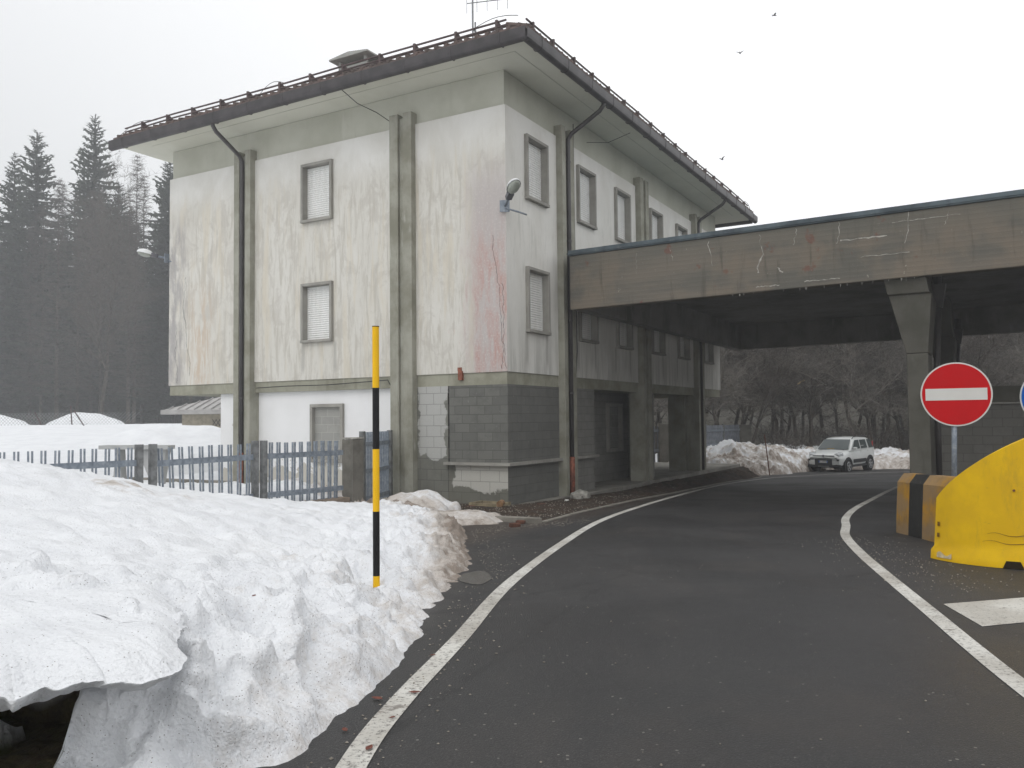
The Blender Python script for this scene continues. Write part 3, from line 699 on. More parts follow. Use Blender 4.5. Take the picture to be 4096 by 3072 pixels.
def column(u, v0, v1, ud):
    # front face v0 (left) .. v1 (right); flared head
    b = MB(); zg = gz(*wp(u, v0)[:2])-.1
    b.box((u, v0, zg), (u+ud, v1, 3.11)); c_ = b.build('column', COLCONC, can, bevel=.02)
    h = MB()
    prof = [(v0, v1, 0, 0, 3.115), (v0+.28, v1-.10, -.10, .28, 4.28), (v0+.30, v1-.06, -.16, .36, 4.30), (v0+.38, v1-.0, -.22, .6, 4.62+zt(v0)), (v0+.38, v1-.0, -.22, .6, 5.43+zt(v0))]
    vs = []
    for (a, c, du0, du1, z) in prof: vs += [(u+du0, a, z), (u+ud+du1, a, z), (u+ud+du1, c, z), (u+du0, c, z)]
    fs = [(3,2,1,0), tuple(range(16, 20))]
    for k in range(4):
        for j in range(4): fs.append((4*k+j, 4*k+(j+1) % 4, 4*k+4+(j+1) % 4, 4*k+4+j))
    h.add(vs, fs).build('column_head', COLCONC, c_, bevel=.012)
    hopper = MB(); hu = u+ud+.55; hv = v1-.12
    hopper.add([(hu-.16, hv-.16, 4.7), (hu+.16, hv-.16, 4.7), (hu+.16, hv+.16, 4.7), (hu-.16, hv+.16, 4.7), (hu-.08, hv-.08, 4.2), (hu+.08, hv-.08, 4.2), (hu+.08, hv+.08, 4.2), (hu-.08, hv+.08, 4.2)], [(0,1,2,3),(7,6,5,4),(0,4,5,1),(1,5,6,2),(2,6,7,3),(3,7,4,0)])
    hopper.tube([(hu, hv, 4.95+.1), (hu, hv, 4.7)], .1, 8)
    dpp = hopper.build('drain_hopper', PIPE, c_)
    MB().tube([(hu, hv, 4.22), (hu-.05, hv+.01, 3.9), (u+ud+.1, v1-.08, 3.0), (u+ud-.08, v1-.07, 2.7), (u+ud-.08, v1-.07, zg)], .062, 10).build('drain_pipe', PIPE, c_, smooth=True)
for u_ in (2.52, 13.6): column(u_, -7.76, -8.15, 1.25)
for u_ in (2.52, 13.6): column(u_, -19.5, -19.9, 1.25)
# block wall and lintel under the canopy
bw3 = empty('block_booth', BL, BRZ, label='dark hollow block wall with a concrete coping under the canopy behind the signs', cat='wall')
zg = gz(*wp(6, -12)[:2])-.1
wall('R', -20, 6.2, 12, zg, 2.1, [], .2).build('block_wall', B_DARK_R, bw3)
wall('L', 6.0, -20, -7.9, zg, 2.12, [], .22).build('block_wall', blocks('dark_block_booth', .4, .2, (.15, .145, .13), (.17, .165, .15), (.11, .105, .095), 'left'), bw3)
MB().box((5.96, -20, 2.16), (6.26, -7.9, 2.52)).build('coping', COLCONC, bw3, bevel=.01)
MB().box((5.90, -20.02, 2.122), (6.3, -7.88, 2.158)).build('ledge', FRAMEC, bw3)

# ------------------------------------------------------------------ snow bank in the foreground
EY = [(0, -1.6), (2.0, -1.2), (2.6, -1.02), (3.5, -.88), (4.2, -.78), (5.1, -.66), (5.9, -.58), (6.7, -.62), (8.1, -.47), (9.2, -.42), (10.5, -.52), (11.6, -.62), (13, -.70), (14.2, -.80), (15, -1.15), (16, -1.6), (17, -2.2), (17.9, -3.0), (18.6, -3.9)]
def edge_x(y):
    return float(np.interp(y, [a for a, _ in EY], [c for _, c in EY])) + .07*noise.noise(V((y*1.9, 3, 0)))+.03*noise.noise(V((y*4.5, 7, 0)))+.012*noise.noise(V((y*13, 1, 0)))
CP = np.array([(-1.7,2.6,1.10),(-2.6,3,1.14),(-2,4,1.05),(-3.5,4.5,1.13),(-1.4,5,.86),(-2.5,6,.98),(-4.5,6.5,1.2),(-1.35,7,.58),(-2.5,8,.84),(-5,9,1.36),(-6.4,10.5,1.42),(-6,12,1.12),(-4.3,10.5,.98),(-1.5,9.5,.62),(-3.5,12,.76),(-1.3,12,.48),(-4.6,14.2,.50),(-3,15,.40),(-1.8,14.3,.37),(-3.2,16.6,.16),(-4.1,15.6,.30),(-2,16,.32),(-1.2,15,.15),(-7.5,9,1.5),(-9,12,1.0),(-7.5,14.5,.75),(-5,17,.5),(-1,3.4,.95),(-3.4,1,1.0),(-8,5,1.35)])
def rbf_fit(P):
    D = np.hypot(P[:, None, 0]-P[None, :, 0], P[:, None, 1]-P[None, :, 1]); A = np.sqrt(D*D+1.0)
    n = len(P); B = np.zeros((n+1, n+1)); B[:n, :n] = A+np.eye(n)*.02*-1; B[n, :n] = 1; B[:n, n] = 1
    return np.linalg.solve(B, np.append(P[:, 2], 0))
CW = rbf_fit(CP)
def plateau(x, y): return float(np.dot(CW[:-1], np.sqrt((CP[:, 0]-x)**2+(CP[:, 1]-y)**2+1.0))+CW[-1])
def fenceline_s(x, y):      # signed distance beyond the fence line (positive = garden side)
    p0 = (-7.2, 12.1); d = (.585, .811); return -( (x-p0[0])*d[1]-(y-p0[1])*d[0])
def bank_base(x, y, s):
    rd = road_h(x, y)-.02
    P_ = plateau(x, y); fs_ = fenceline_s(x, y)
    if fs_ > -.2: k = min(1, (fs_+.2)/1.6); k = k*k*(3-2*k); P_ = P_*(1-k)+.52*k
    if s <= 0: return rd-.03
    kk = max(0, min(1, (y-3.05-.16*noise.noise(V((x*3, 2, 0)))-.07*noise.noise(V((x*9, 2, 0))))/.65)); P_ = rd-.03+(P_-rd+.03)*kk*kk*(3-2*kk)
    wdt = .27+.07*noise.noise(V((y*1.3, 2, 0)))
    return rd+(P_-rd)*(1-math.exp(-(s/wdt)**1.45))
HOL = lambda x, y: (min((4.02+.12*noise.noise(V((x*1.8, 0, 1)))-y)/.10, (-1.72+.09*noise.noise(V((y*5, 3, 0)))+.06*noise.noise(V((y*1.7, 8, 0)))-x)/.07))
def build_bank():
    yr = [0.6]
    while yr[-1] < 18.8: yr.append(yr[-1]+max(.018, .0048*yr[-1]+.004))
    sv = [-.12]; 
    while sv[-1] < 11: sv.append(sv[-1]+(.02 if sv[-1] < 1.6 else .02+(sv[-1]-1.6)*.022))
    nx, ny = len(sv), len(yr); v = []; dirt = []; soil = []
    for y in yr:
        xe = edge_x(y)
        for s in sv:
            x = xe-s
            z = bank_base(x, y, s)
            e_ = .05; zx = (bank_base(x+e_, y, s-e_)-bank_base(x-e_, y, s+e_))/(2*e_); zy = (bank_base(x, y+e_, s)-bank_base(x, y-e_, s))/(2*e_)
            nrm = V((-zx, -zy, 1)).normalized(); steep = 1-nrm.z
            p = V((x, y, z)); face = min(1, max(0, s/.26))*(1 if s < .9 else max(.28 if y > 4.5 else .8, 1-(s-.9)/1.0))
            n_a = noise.noise(V((x*1.3, y*1.3, z*1.5))); 
            n_b = 1-abs(noise.noise(V((x*2.6+5, y*2.6, z*3.0))))*2
            n_c = noise.noise(V((x*7, y*7, z*7))); n_d = noise.noise(V((x*17, y*17, z*17))); n_e = abs(noise.noise(V((x*9+3, y*6, z*2.5))))
            n_f = .5-abs(noise.noise(V((x*11+4, y*11, z*11))))*2; disp = face*(.12*n_a+.12*(n_b-.4)+.022*n_f+.050*n_c+.022*n_d-.075*n_e*steep*1.2+.012*noise.noise(V((x*34, y*34, z*34)))+.045*(.55-abs(noise.noise(V((x*5.5+2, y*5.5, z*6))))*2.2))+(.016*n_c+.03*noise.noise(V((x*3, y*3, 9)))+.006*n_d)*min(1, max(0, s/.3))
            # scalloped channels running down the face
            ch_ = abs(noise.noise(V((y*2.1+x*.6, 4.2, z*.6)))); disp -= face*max(0, .14-ch_)*.55*min(1, steep*2)*1.3
            far_ = max(0, min(1, (y-9)/4)); 
            q = p+nrm*disp
            # icy terraces of dirty crust toward the far end
            dd = (max(0, 1-s/.55)*.78+.22*face)*max(.62, min(1, (y-3)/5))+.35*face*max(0, noise.noise(V((x*1.6, y*1.2, 11)))-.05)+max(0, min(1, (y-7.0)/4))*max(0, 1-s/.8)*1.0+.35*max(0, noise.noise(V((x*1.1, y*1.1, 4)))-.12)
            dd += .55*max(0, min(1, (y-14.0)/1.2))*max(0, 1-s/1.8)
            if y > 8 and x < -2.5: dd += .45*max(0, noise.noise(V((x*.9, y*2.2, 7)))+.05)*max(0, min(1, (y-8)/3))
            for (hx, hy, hr_, hv) in ((-4.35, 9.2, .40, 1.0), (-3.9, 9.6, .6, .45), (-1.95, 7.3, .4, .3), (-1.45, 5.0, .35, .4), (-2.05, 16.3, .5, 1.0)):
                d_ = math.hypot((x-hx), (y-hy)*.5)/hr_
                if d_ < 1: dd += hv*(1-d_)*(.6+noise.noise(V((x*6, y*6, 0)))); q.z += .07*hv*(1-d_)*(.5+noise.noise(V((x*5, y*5, 2))))
            # hollow under the lip: the snow has melted away down to the soil
            so_v = 0.
            if y < 4.6 and x < -1.3:
                hv = max(0, min(1, HOL(x, y)))
                if hv > 0:
                    gzz = road_h(x, y)+.045+.03*noise.noise(V((x*3, y*3, 3)))+.03*n_c
                    q = q.lerp(V((x, y, gzz)), hv*hv*(3-2*hv)); so_v = 1 if hv > .62 else 0.
                    if (x < -2.15 and 3.35 < y < 3.95+.1*n_a and hv == 1) and noise.noise(V((x*3.2, y*3.2, 6))) > .02: q.z += .10+.05*n_c; so_v = 0
            v.append(q[:]); dirt.append(max(0, min(1.2, dd))); soil.append(so_v)
    f = [(j*nx+i, j*nx+nx+i, j*nx+nx+i+1, j*nx+i+1) for j in range(ny-1) for i in range(nx-1)]
    b = MB(); b.v = v; b.f = f
    # the overhanging lip: thick slab of snow bridging the hollow
    out = [(-1.34, 3.40), (-1.28, 3.24), (-1.27, 3.12), (-1.30, 3.02), (-1.40, 2.94), (-1.50, 2.93), (-1.60, 2.90), (-1.66, 2.84), (-1.75, 2.86), (-1.85, 2.80), (-2.2, 2.85), (-2.8, 2.8), (-3.6, 2.9), (-4.3, 3.4), (-4.4, 4.2), (-4.0, 4.9), (-3.2, 5.0), (-2.5, 4.8), (-2.0, 4.5), (-1.62, 4.1), (-1.45, 3.7)]
    cx_, cy_ = -2.5, 3.9; npo = 420; pol = []
    seg = [V((a, c, 0)) for a, c in out]; nseg = len(seg)
    for k in range(npo):
        t = k/npo*nseg; i = int(t); t -= i
        p0, p1, p2, p3 = seg[i-1], seg[i], seg[(i+1) % nseg], seg[(i+2) % nseg]
        q = .5*((2*p1)+(p2-p0)*t+(2*p0-5*p1+4*p2-p3)*t*t+(3*p1-p0-3*p2+p3)*t**3)
        q += V((noise.noise(q*6), noise.noise(q*6+V((9, 0, 0))), 0))*.04+V((noise.noise(q*19), noise.noise(q*19+V((9, 0, 0))), 0))*.018+V((noise.noise(q*45), noise.noise(q*45+V((9, 0, 0))), 0))*.008; pol.append(q)
    rings = [0.02, .15, .3, .45, .58, .68, .76, .83, .88, .92, .95, .975, .99, 1.0]
    nb = len(b.v); vs = []
    for side in (1, -1):
        for r_ in rings:
            for q in pol:
                x = cx_+(q.x-cx_)*r_; y = cy_+(q.y-cy_)*r_
                zt_ = 1.085+.03*noise.noise(V((x*1.6, y*1.6, 3)))+.022*noise.noise(V((x*6, y*6, 1)))+.008*noise.noise(V((x*18, y*18, 1)))+(y-3)*.02-.05*max(0, (x+2.0))
                back = max(0, min(1, (y-3.9)/.5)); zt_ -= back*.05
                rd_ = max(0, 1-((1-r_)/.16))**2 if r_ > .84 else 0
                th = .155+.06*noise.noise(V((x*3, y*3, 5)))+.035*noise.noise(V((x*11, y*11, 5)))+.12*max(0, min(1, 1-r_))*1.5
                z = zt_-.5*th*rd_ if side > 0 else zt_-th+.5*th*rd_
                vs.append((x, y, z))
    nr = len(rings); fs = []
    for s_ in range(2):
        o_ = s_*nr*npo
        for i in range(nr-1):
            for j in range(npo):
                a, c, d, e_ = o_+i*npo+j, o_+i*npo+(j+1) % npo, o_+(i+1)*npo+(j+1) % npo, o_+(i+1)*npo+j
                fs.append((a, e_, d, c) if s_ == 0 else (a, c, d, e_))
    for j in range(npo): a = (nr-1)*npo+j; c = (nr-1)*npo+(j+1) % npo; fs.append((a, nr*npo+a, nr*npo+c, c))
    b.add(vs, fs); dirt += [0.02]*len(vs); soil += [0.]*len(vs)
    o = b.build('snow_bank', SNOW, smooth=True, rec=True, label='large melting roadside snow bank with a dirty lower edge, in the left foreground', cat='snow bank')
    attr(o, 'dirt', dirt); attr(o, 'soil', soil); return o
build_bank()
# dirty crust of ice beyond the bank
def mound(name, cx_, cy_, rx, ry, h, rot, dirtv, label, n=46, seed=0, mat=SNOW, cat='snow heap', rough=1.):
    b = MB(); ca, sa = math.cos(rot), math.sin(rot); vs = []; dv = []
    for j in range(n):
        for i in range(n):
            a, c = -1+2*i/(n-1), -1+2*j/(n-1); r_ = math.hypot(a, c)
            if r_ > 1: a, c = a/max(abs(a), abs(c))*max(abs(a), abs(c))/1, c
            x = cx_+ca*a*rx-sa*c*ry; y = cy_+sa*a*rx+ca*c*ry
            k = max(0, 1-r_*r_*(1+.5*noise.noise(V((a*2.3, c*2.3, seed)))))
            z = gz(x, y)-.03+h*(k**.6)*(1+.35*rough*noise.noise(V((x*1.7, y*1.7, seed))))+(k > 0)*h*.22*rough*noise.noise(V((x*5, y*5, seed)))*min(1, k*4)
            vs.append((x, y, z)); dv.append(min(1.2, max(0, dirtv+.5*noise.noise(V((x*1.3, y*1.3, seed+3))))))
    fs = [(j*n+i, j*n+i+1, j*n+n+i+1, j*n+n+i) for j in range(n-1) for i in range(n-1)]
    fs = [f for f in fs if max(vs[i][2]-gz(vs[i][0], vs[i][1]) for i in f) > -.005]
    used = sorted({i for f in fs for i in f}); mp = {q: k for k, q in enumerate(used)}
    b.v = [vs[i] for i in used]; b.f = [tuple(mp[i] for i in f) for f in fs]
    o = b.build(name, mat, smooth=True, rec=False, label=label, cat=cat); attr(o, 'dirt', [dv[i] for i in used]); attr(o, 'soil', [0.]*len(used)); return o
mound('snow_heap', -.95, 14.75, .9, 1.0, .22, .4, .95, 'brown icy slush heap at the tip of the snow bank by the kerb', seed=4)
mound('snow_heap', -1.95, 16.6, .9, .8, .42, .3, .75, 'small dirty snow heap in front of the concrete gate pillar', seed=9)

# ------------------------------------------------------------------ snow field in the garden
fx = list(np.linspace(-60, -2.5, 140)); fy = list(np.linspace(12, 70, 140))
def field(x, y):
    t = min(1, max(0, (y-17)/27)); z = .28+1.52*t*t*(3-2*t)+.05*noise.noise(V((x*.25, y*.25, 0)))+.02*noise.noise(V((x*.9, y*.9, 0)))
    d = math.hypot((x+13.6)/3.0, (y-33.5)/2.6)
    if d < 1: z += .42*(1-d*d)*(1+1.1*noise.noise(V((x*.9, y*.9, 2))))
    # keep clear of the building footprint
    q = V((x, y, 0))-BL; u_, v_ = q.dot(dR), q.dot(dL)
    if -1.6 < u_ and v_ < 12.8:
        k = min(1, (u_+1.6)/.8)*min(1, max(0, (12.8-v_)/.8)); z = z*(1-k)+(-.08)*k
    return z
def fkeep(x, y): return fenceline_s(x, y) > -.35 or y > 18
fo = grid_mesh(fx, fy, field, 'snow_field', SNOW, keep=lambda x, y: (fenceline_s(x, y) > .1 and (x < -3.9 or y < 17)) , kind='structure')
attr(fo, 'dirt', [0.03]*len(fo.data.vertices)); attr(fo, 'soil', [0.]*len(fo.data.vertices))
# far low drifts in front of the forest
for (x_, y_, rx, ry, h, sd_) in ((-35.5, 56, 3.2, 2, .9, 1), (-28.7, 56.5, 2.6, 1.8, .85, 2)):
    b = MB(); n = 24; vs = []
    for j in range(n):
        for i in range(n):
            a, c = -1+2*i/(n-1), -1+2*j/(n-1); k = max(0, 1-a*a-c*c)
            X, Y = x_+a*rx, y_+c*ry; vs.append((X, Y, 1.72+h*k**.7*(1+.4*noise.noise(V((X*.9, Y*.9, sd_))))))
    b.add(vs, [(j*n+i, j*n+i+1, j*n+n+i+1, j*n+n+i) for j in range(n-1) for i in range(n-1)])
    o = b.build('snow_drift', SNOW, smooth=True, rec=False, label=('low snow drift at the forest edge by the left frame edge', 'low snow drift at the forest edge with leaning sticks in it')[sd_-1], cat='snow drift')
    attr(o, 'dirt', [.1]*len(vs)); attr(o, 'soil', [0.]*len(vs))

# ------------------------------------------------------------------ dirt verge, kerbs and debris by the corner
def dirt_mat():
    q = M('verge_dirt', .95, .1); g_ = q.N('ShaderNodeNewGeometry').outputs['Position']
    n = q.noise(g_, 3, 6, .7); n2 = q.noise(g_, 22, 5, .7); v_ = q.vor(g_, 26)
    c = q.mix(q.rng(n, .35, .65), (.066, .043, .031), (.042, .037, .031)); c = q.mix(q.rng(n2, .5, .65), c, (.035, .028, .022))
    c = q.mix(q.mul(q.math('LESS_THAN', v_, .25), q.math('GREATER_THAN', n2, .52)), c, (.20, .18, .15))
    q.color(c); q.bump(n2, .7, .03).bump(v_, .5, .02); return q.m
DIRT = dirt_mat()
KL = [(-1.6, 15.5), (-.55, 14.72), (.38, 14.06), (.46, 14.08)]
KR = [(.46, 14.10), (1.24, 16.11), (2.71, 19.37), (4.31, 22.47), (6.81, 27.63), (8.3, 30.4), (9.6, 32.6)]
inner = [wp(-.2, 2.6), wp(-.2, .3), wp(-.22, -.24), wp(2.5, -.26), wp(5.5, -.26), wp(8.5, -.26), wp(12, -.26), wp(15, -.26), wp(17.8, -.26), wp(18.4, -.26)]
outer = [V((-1.75, 15.7, 0)), V((-.5, 14.78, 0)), V((.42, 14.12, 0)), V((1.24, 16.11, 0)), V((2.71, 19.37, 0)), V((4.31, 22.47, 0)), V((6.0, 26.0, 0)), V((7.4, 28.7, 0)), V((8.9, 31.3, 0)), V((9.6, 32.6, 0))]
def resample(pts, n):
    L_ = [0]
    for i in range(1, len(pts)): L_.append(L_[-1]+1.0)
    out_ = []
    for k in range(n):
        t = k/(n-1)*L_[-1]; i = min(int(t), len(pts)-2); out_.append(pts[i].lerp(pts[i+1], t-i))
    return out_
ni, nj = 260, 26; A_, B_ = resample(inner, ni), resample(outer, ni); vs = []
for i in range(ni):
    for j in range(nj):
        t = j/(nj-1); p = A_[i].lerp(B_[i], t); zi = -.10 if i < 60 else -.13; zo = road_h(p.x, p.y)+.012
        lump = .035*noise.noise(V((p.x*2.5, p.y*2.5, 0)))+.02*noise.noise(V((p.x*9, p.y*9, 0)))
        pile = .20*max(0, noise.noise(V((p.x*.9, p.y*.9, 8)))+.25+.5*noise.noise(V((p.x*4, p.y*4, 8)))+.3*noise.noise(V((p.x*11, p.y*11, 8))))*(1 if p.y > 21 else .15)
        z = max(zi*(1-t)+zo*t, zo)+ (lump+pile)*math.sin(math.pi*min(1, t*1.02))+.01*(1-t)
        vs.append((p.x, p.y, z))
b = MB(); b.add(vs, [(i*nj+j, i*nj+j+1, (i+1)*nj+j+1, (i+1)*nj+j) for i in range(ni-1) for j in range(nj-1)])
b.build('dirt_verge', DIRT, smooth=True, rec=True, kind='structure')
KERBC = concrete('kerb_concrete', (.25, .235, .205), (.15, .14, .12), (.36, .34, .30), sc_=2.5)
def kerb(pts, wd, ht, name='kerb'):
    b = MB()
    P = [V((x, y, 0)) for x, y in pts]; vs = []; n = len(P)
    for i, p in enumerate(P):
        t = (P[min(i+1, n-1)]-P[max(i-1, 0)]).normalized(); s_ = V((-t.y, t.x, 0)); z = road_h(p.x, p.y)
        for q, zz_ in ((p-s_*wd/2, z-.05), (p-s_*wd/2, z+ht), (p+s_*wd/2, z+ht), (p+s_*wd/2, z-.05)): vs.append((q.x, q.y, zz_))
    fs = [(0, 1, 2, 3), tuple(range(4*n-4, 4*n))]+[(4*i+j, 4*i+(j+1) % 4, 4*i+4+(j+1) % 4, 4*i+4+j) for i in range(n-1) for j in range(4)]
    b.add(vs, fs); return b.build(name, KERBC, kind='structure', bevel=.01)
kerb(KL, .14, .09); kerb(KR, .09, .022)

STONE = simple('gravel_stone', (.22, .20, .17), .9, .2, 0, .45, 30)
BRICKM = simple('broken_brick', (.10, .048, .034), .9, .2, 0, .35, 12, .3)
RUBB = simple('concrete_rubble', (.30, .29, .26), .9, .2, 0, .3, 9, .3)
WOOD = simple('cut_log_wood', (.22, .13, .07), .9, .2, 0, .35, 10, .3)
def pebble(b, x, y, z, r_):
    vs = [];
    for (a, c, d) in ((1,0,0),(-1,0,0),(0,1,0),(0,-1,0),(0,0,1),(0,0,-.6)):
        k = r_*random.uniform(.6, 1.2); vs.append((x+a*k, y+c*k, z+d*k*.7))
    b.add(vs, [(0,2,4),(2,1,4),(1,3,4),(3,0,4),(2,0,5),(1,2,5),(3,1,5),(0,3,5)])
b = MB(); rnd = random.Random(5)
for k in range(1500):
    zone = rnd.random()
    if zone < .30: t = rnd.random(); x = -.5+1.9*t+rnd.gauss(0, .12); y = 13.0+1.5*t+rnd.gauss(0, .25)          # heap by the kerb
    elif zone < .60: y = rnd.uniform(3, 13); x = edge_x(y)+.06+abs(rnd.gauss(0, .25))
    elif zone < .85: y = rnd.uniform(7.2, 11.5); x = 4.2+ (9.5-y)*-.12+rnd.gauss(0, .35); 
    else: x = rnd.uniform(-.5, 5); y = rnd.uniform(3.2, 15)
    pebble(b, x, y, road_h(x, y)+.003, rnd.uniform(.004, .011 if zone < .9 else .008))
for k in range(1100):
    i = rnd.randrange(0, 150); t = rnd.random(); p = A_[i].lerp(B_[i], t); q = vs_ = vs[0] if False else None
    j = min(nj-1, int(t*(nj-1))); zz_ = b and None
    x, y = p.x, p.y; k2 = (i*nj+j); pebble(b, x, y, road_h(x, y)+.03 if t > .8 else max(road_h(x, y), -.1*(1-t)+road_h(x, y)*t)+.03, rnd.uniform(.007, .02))
b.build('gravel', STONE, rec=False, kind='stuff')

def rock(name, x, y, z, s, mat, label, cat, rz=0, box=False, group=None):
    b = MB(); h = s
    if box: b.obox((0, 0, 0), (h[0]/2, h[1]/2, h[2]/2), Matrix.Rotation(.08, 3, 'X'))
    else:
        bm = bmesh.new(); bmesh.ops.create_icosphere(bm, subdivisions=2, radius=1)
        for v_ in bm.verts:
            n_ = 1+.45*noise.noise(v_.co*1.4+V((x, y, z))*7); v_.co = V((v_.co.x*h[0]/2*n_, v_.co.y*h[1]/2*n_, v_.co.z*h[2]/2*n_))
        b.v = [v_.co[:] for v_ in bm.verts]; b.f = [tuple(q.index for q in f.verts) for f in bm.faces]; bm.free()
    o = b.build(name, mat, label=label, cat=cat, bevel=.008 if box else 0, group=group); o.location = (x, y, z); o.rotation_euler = (0, 0, rz); return o
def on(x, y): return road_h(x, y)
rock('broken_brick', .02, 13.4, on(.02, 13.4)+.035, (.17, .09, .06), BRICKM, 'red brick lying on the asphalt beside the slush heap', 'brick', .5, True)
rock('broken_brick', .12, 14.0, on(.12, 14)+.03, (.15, .09, .05), BRICKM, 'red brick lying against the kerb face', 'brick', -.3, True)
p = wp(-.33, 1.25); rock('broken_brick', p.x, p.y, .02, (.16, .14, .08), BRICKM, 'dark red brick stub on the slab foot of the garden facade', 'brick', .2, True)
p = wp(-.9, .4); rock('broken_brick', p.x, p.y, .03, (.22, .12, .07), BRICKM, 'brown brick half buried in the dirt before the wooden frame', 'brick', .9, True)
p = wp(.1, -.75); rock('broken_brick', p.x, p.y, .02, (.17, .12, .09), BRICKM, 'dark brick in the dirt right of the wooden frame', 'brick', .4, True)
k = 0
for (u_, v_, s) in ((2.45, -.55, (.5, .34, .34)), (2.75, -.50, (.36, .3, .26)), (2.2, -.62, (.3, .22, .2))):
    p = wp(u_, v_); rock('rubble_chunk', p.x, p.y, -.0, s, RUBB, ('largest grey rubble lump against the wall by the downpipe', 'smaller rubble lump touching the foot of the downpipe pilaster', 'low rubble lump nearest the building corner')[k], 'rubble', k, group='rubble by the downpipe'); k += 1
for k, (u_, v_) in enumerate(((1.35, -.72), (1.52, -.66))):
    p = wp(u_, v_); rock('white_pebble', p.x, p.y, .0, (.11, .09, .07), simple('white_stone', (.6, .6, .57)) if k == 0 else bpy.data.materials['white_stone'], ('left white stone of the pair in the dirt by the wall', 'right white stone of the pair in the dirt by the wall')[k], 'stone')
# low wooden box frame with a cut log
q = wp(-.55, .15); fr = empty('wooden_frame', (q.x, q.y, on(q.x, q.y)-.02), BRZ, label='low square wooden frame in the dirt at the building corner', cat='frame')
WOODF = simple('weathered_plank', (.24, .20, .13), .9, .2, 0, .3, 8, .2)
for k, (a, c) in enumerate((((-.25, -.35, 0), (-.25, .35, 0)), ((.25, -.35, 0), (.25, .35, 0)), ((-.25, -.35, 0), (.25, -.35, 0)), ((-.25, .35, 0), (.25, .35, 0)))):
    z_ = .06 if k < 2 else .065
    MB().bar((a[0], a[1], z_), (c[0], c[1], z_), .05, .1+.004*(k//2)).build('plank', WOODF, fr)
q = wp(-.82, -.28); lg = MB().tube([(0, -.1, 0), (0, .12, .01)], [.07, .066], 14).build('cut_log', WOOD, label='short cut log beside the low wooden frame', cat='log'); lg.location = (q.x, q.y, on(q.x, q.y)+.09); lg.rotation_euler = (0, 0, R(-12))
# fallen leaves
LEAF = simple('dry_leaf', (.14, .045, .03), .7, .3, 0, .3, 30)
def leaf(x, y, z, s, rz, label):
    out_ = [(-1, 0), (-.6, .35), (-.1, .5), (.45, .35), (1, .05), (.4, -.35), (-.15, -.5), (-.6, -.3)]
    b = MB(); vs_ = [(s*a, s*c, s*.25*abs(c)+s*.1*a*a) for a, c in out_]+[(0, 0, 0)]+[(s*a, s*c, s*.25*abs(c)+s*.1*a*a-.0015) for a, c in out_]+[(0, 0, -.0015)]
    fs_ = [(i, (i+1) % 8, 8) for i in range(8)]+[(9+(i+1) % 8, 9+i, 17) for i in range(8)]+[(i, 9+i, 9+(i+1) % 8, (i+1) % 8) for i in range(8)]
    b.add(vs_, fs_); o = b.build('fallen_leaf', LEAF, label=label, cat='leaf', group='dry leaves on the road edge'); o.location = (x, y, z); o.rotation_euler = (0, 0, rz); return o
for k, (x, y, s, lb) in enumerate(((-.52, 4.42, .032, 'reddish dry leaf in the middle of the white edge line'), (-.62, 3.62, .03, 'dry leaf on the white line nearest the bottom of the photo'), (-.70, 4.32, .036, 'curled brown leaf between the snow and the white line'), (-.58, 4.02, .018, 'tiny brown leaf fragment on the white line'), (-.77, 3.85, .026, 'dark leaf on the asphalt touching the snow edge'), (-.50, 5.2, .018, 'small orange leaf scrap left of the white line'), (-1.35, 4.4, .02, 'small red brown leaf lying on the snow bank face'))):
    leaf(x, y, (on(x, y)+.012) if k < 6 else .98, s, k*1.3, lb)
# flat ice patch at the bank tip
b = MB(); n = 40; vs_ = [(-.38, 8.3, on(-.38, 8.3)+.008)]
for i in range(n):
    a = 2*math.pi*i/n; r_ = 1+.25*noise.noise(V((math.cos(a), math.sin(a), 3))); x = -.38+.16*r_*math.cos(a); y = 8.3+.42*r_*math.sin(a); vs_.append((x, y, on(x, y)+.004))
b.add(vs_, [(0, 1+i, 1+(i+1) % n) for i in range(n)]); ice = b.build('ice_sheet', simple('grey_ice', (.07, .067, .062), .25, .5, 0, .25, 8, .2), smooth=True, label='thin grey ice sheet on the asphalt at the side of the snow bank', cat='ice')

# ------------------------------------------------------------------ snow marker pole
mk = empty('snow_marker_pole', (-1.137, 7, .38), 0, label='tall yellow and black striped snow marker pole standing in the snow bank', cat='pole')
zs = [2.665+.0, 2.155, 1.645, 1.13, .60, .38]
for i in range(5):
    z1, z0 = zs[i], zs[i+1]
    MB().tube([(0, 0, z0-.38), (0, 0, z1-.38)], .0285, 20).build('stripe', YEL if i % 2 == 0 else BLK, mk, smooth=False, label='yellow band' if i % 2 == 0 else 'black band')
MB().tube([(0, 0, 2.285), (0, 0, 2.292)], .030, 20).build('end_cap', BLK, mk)

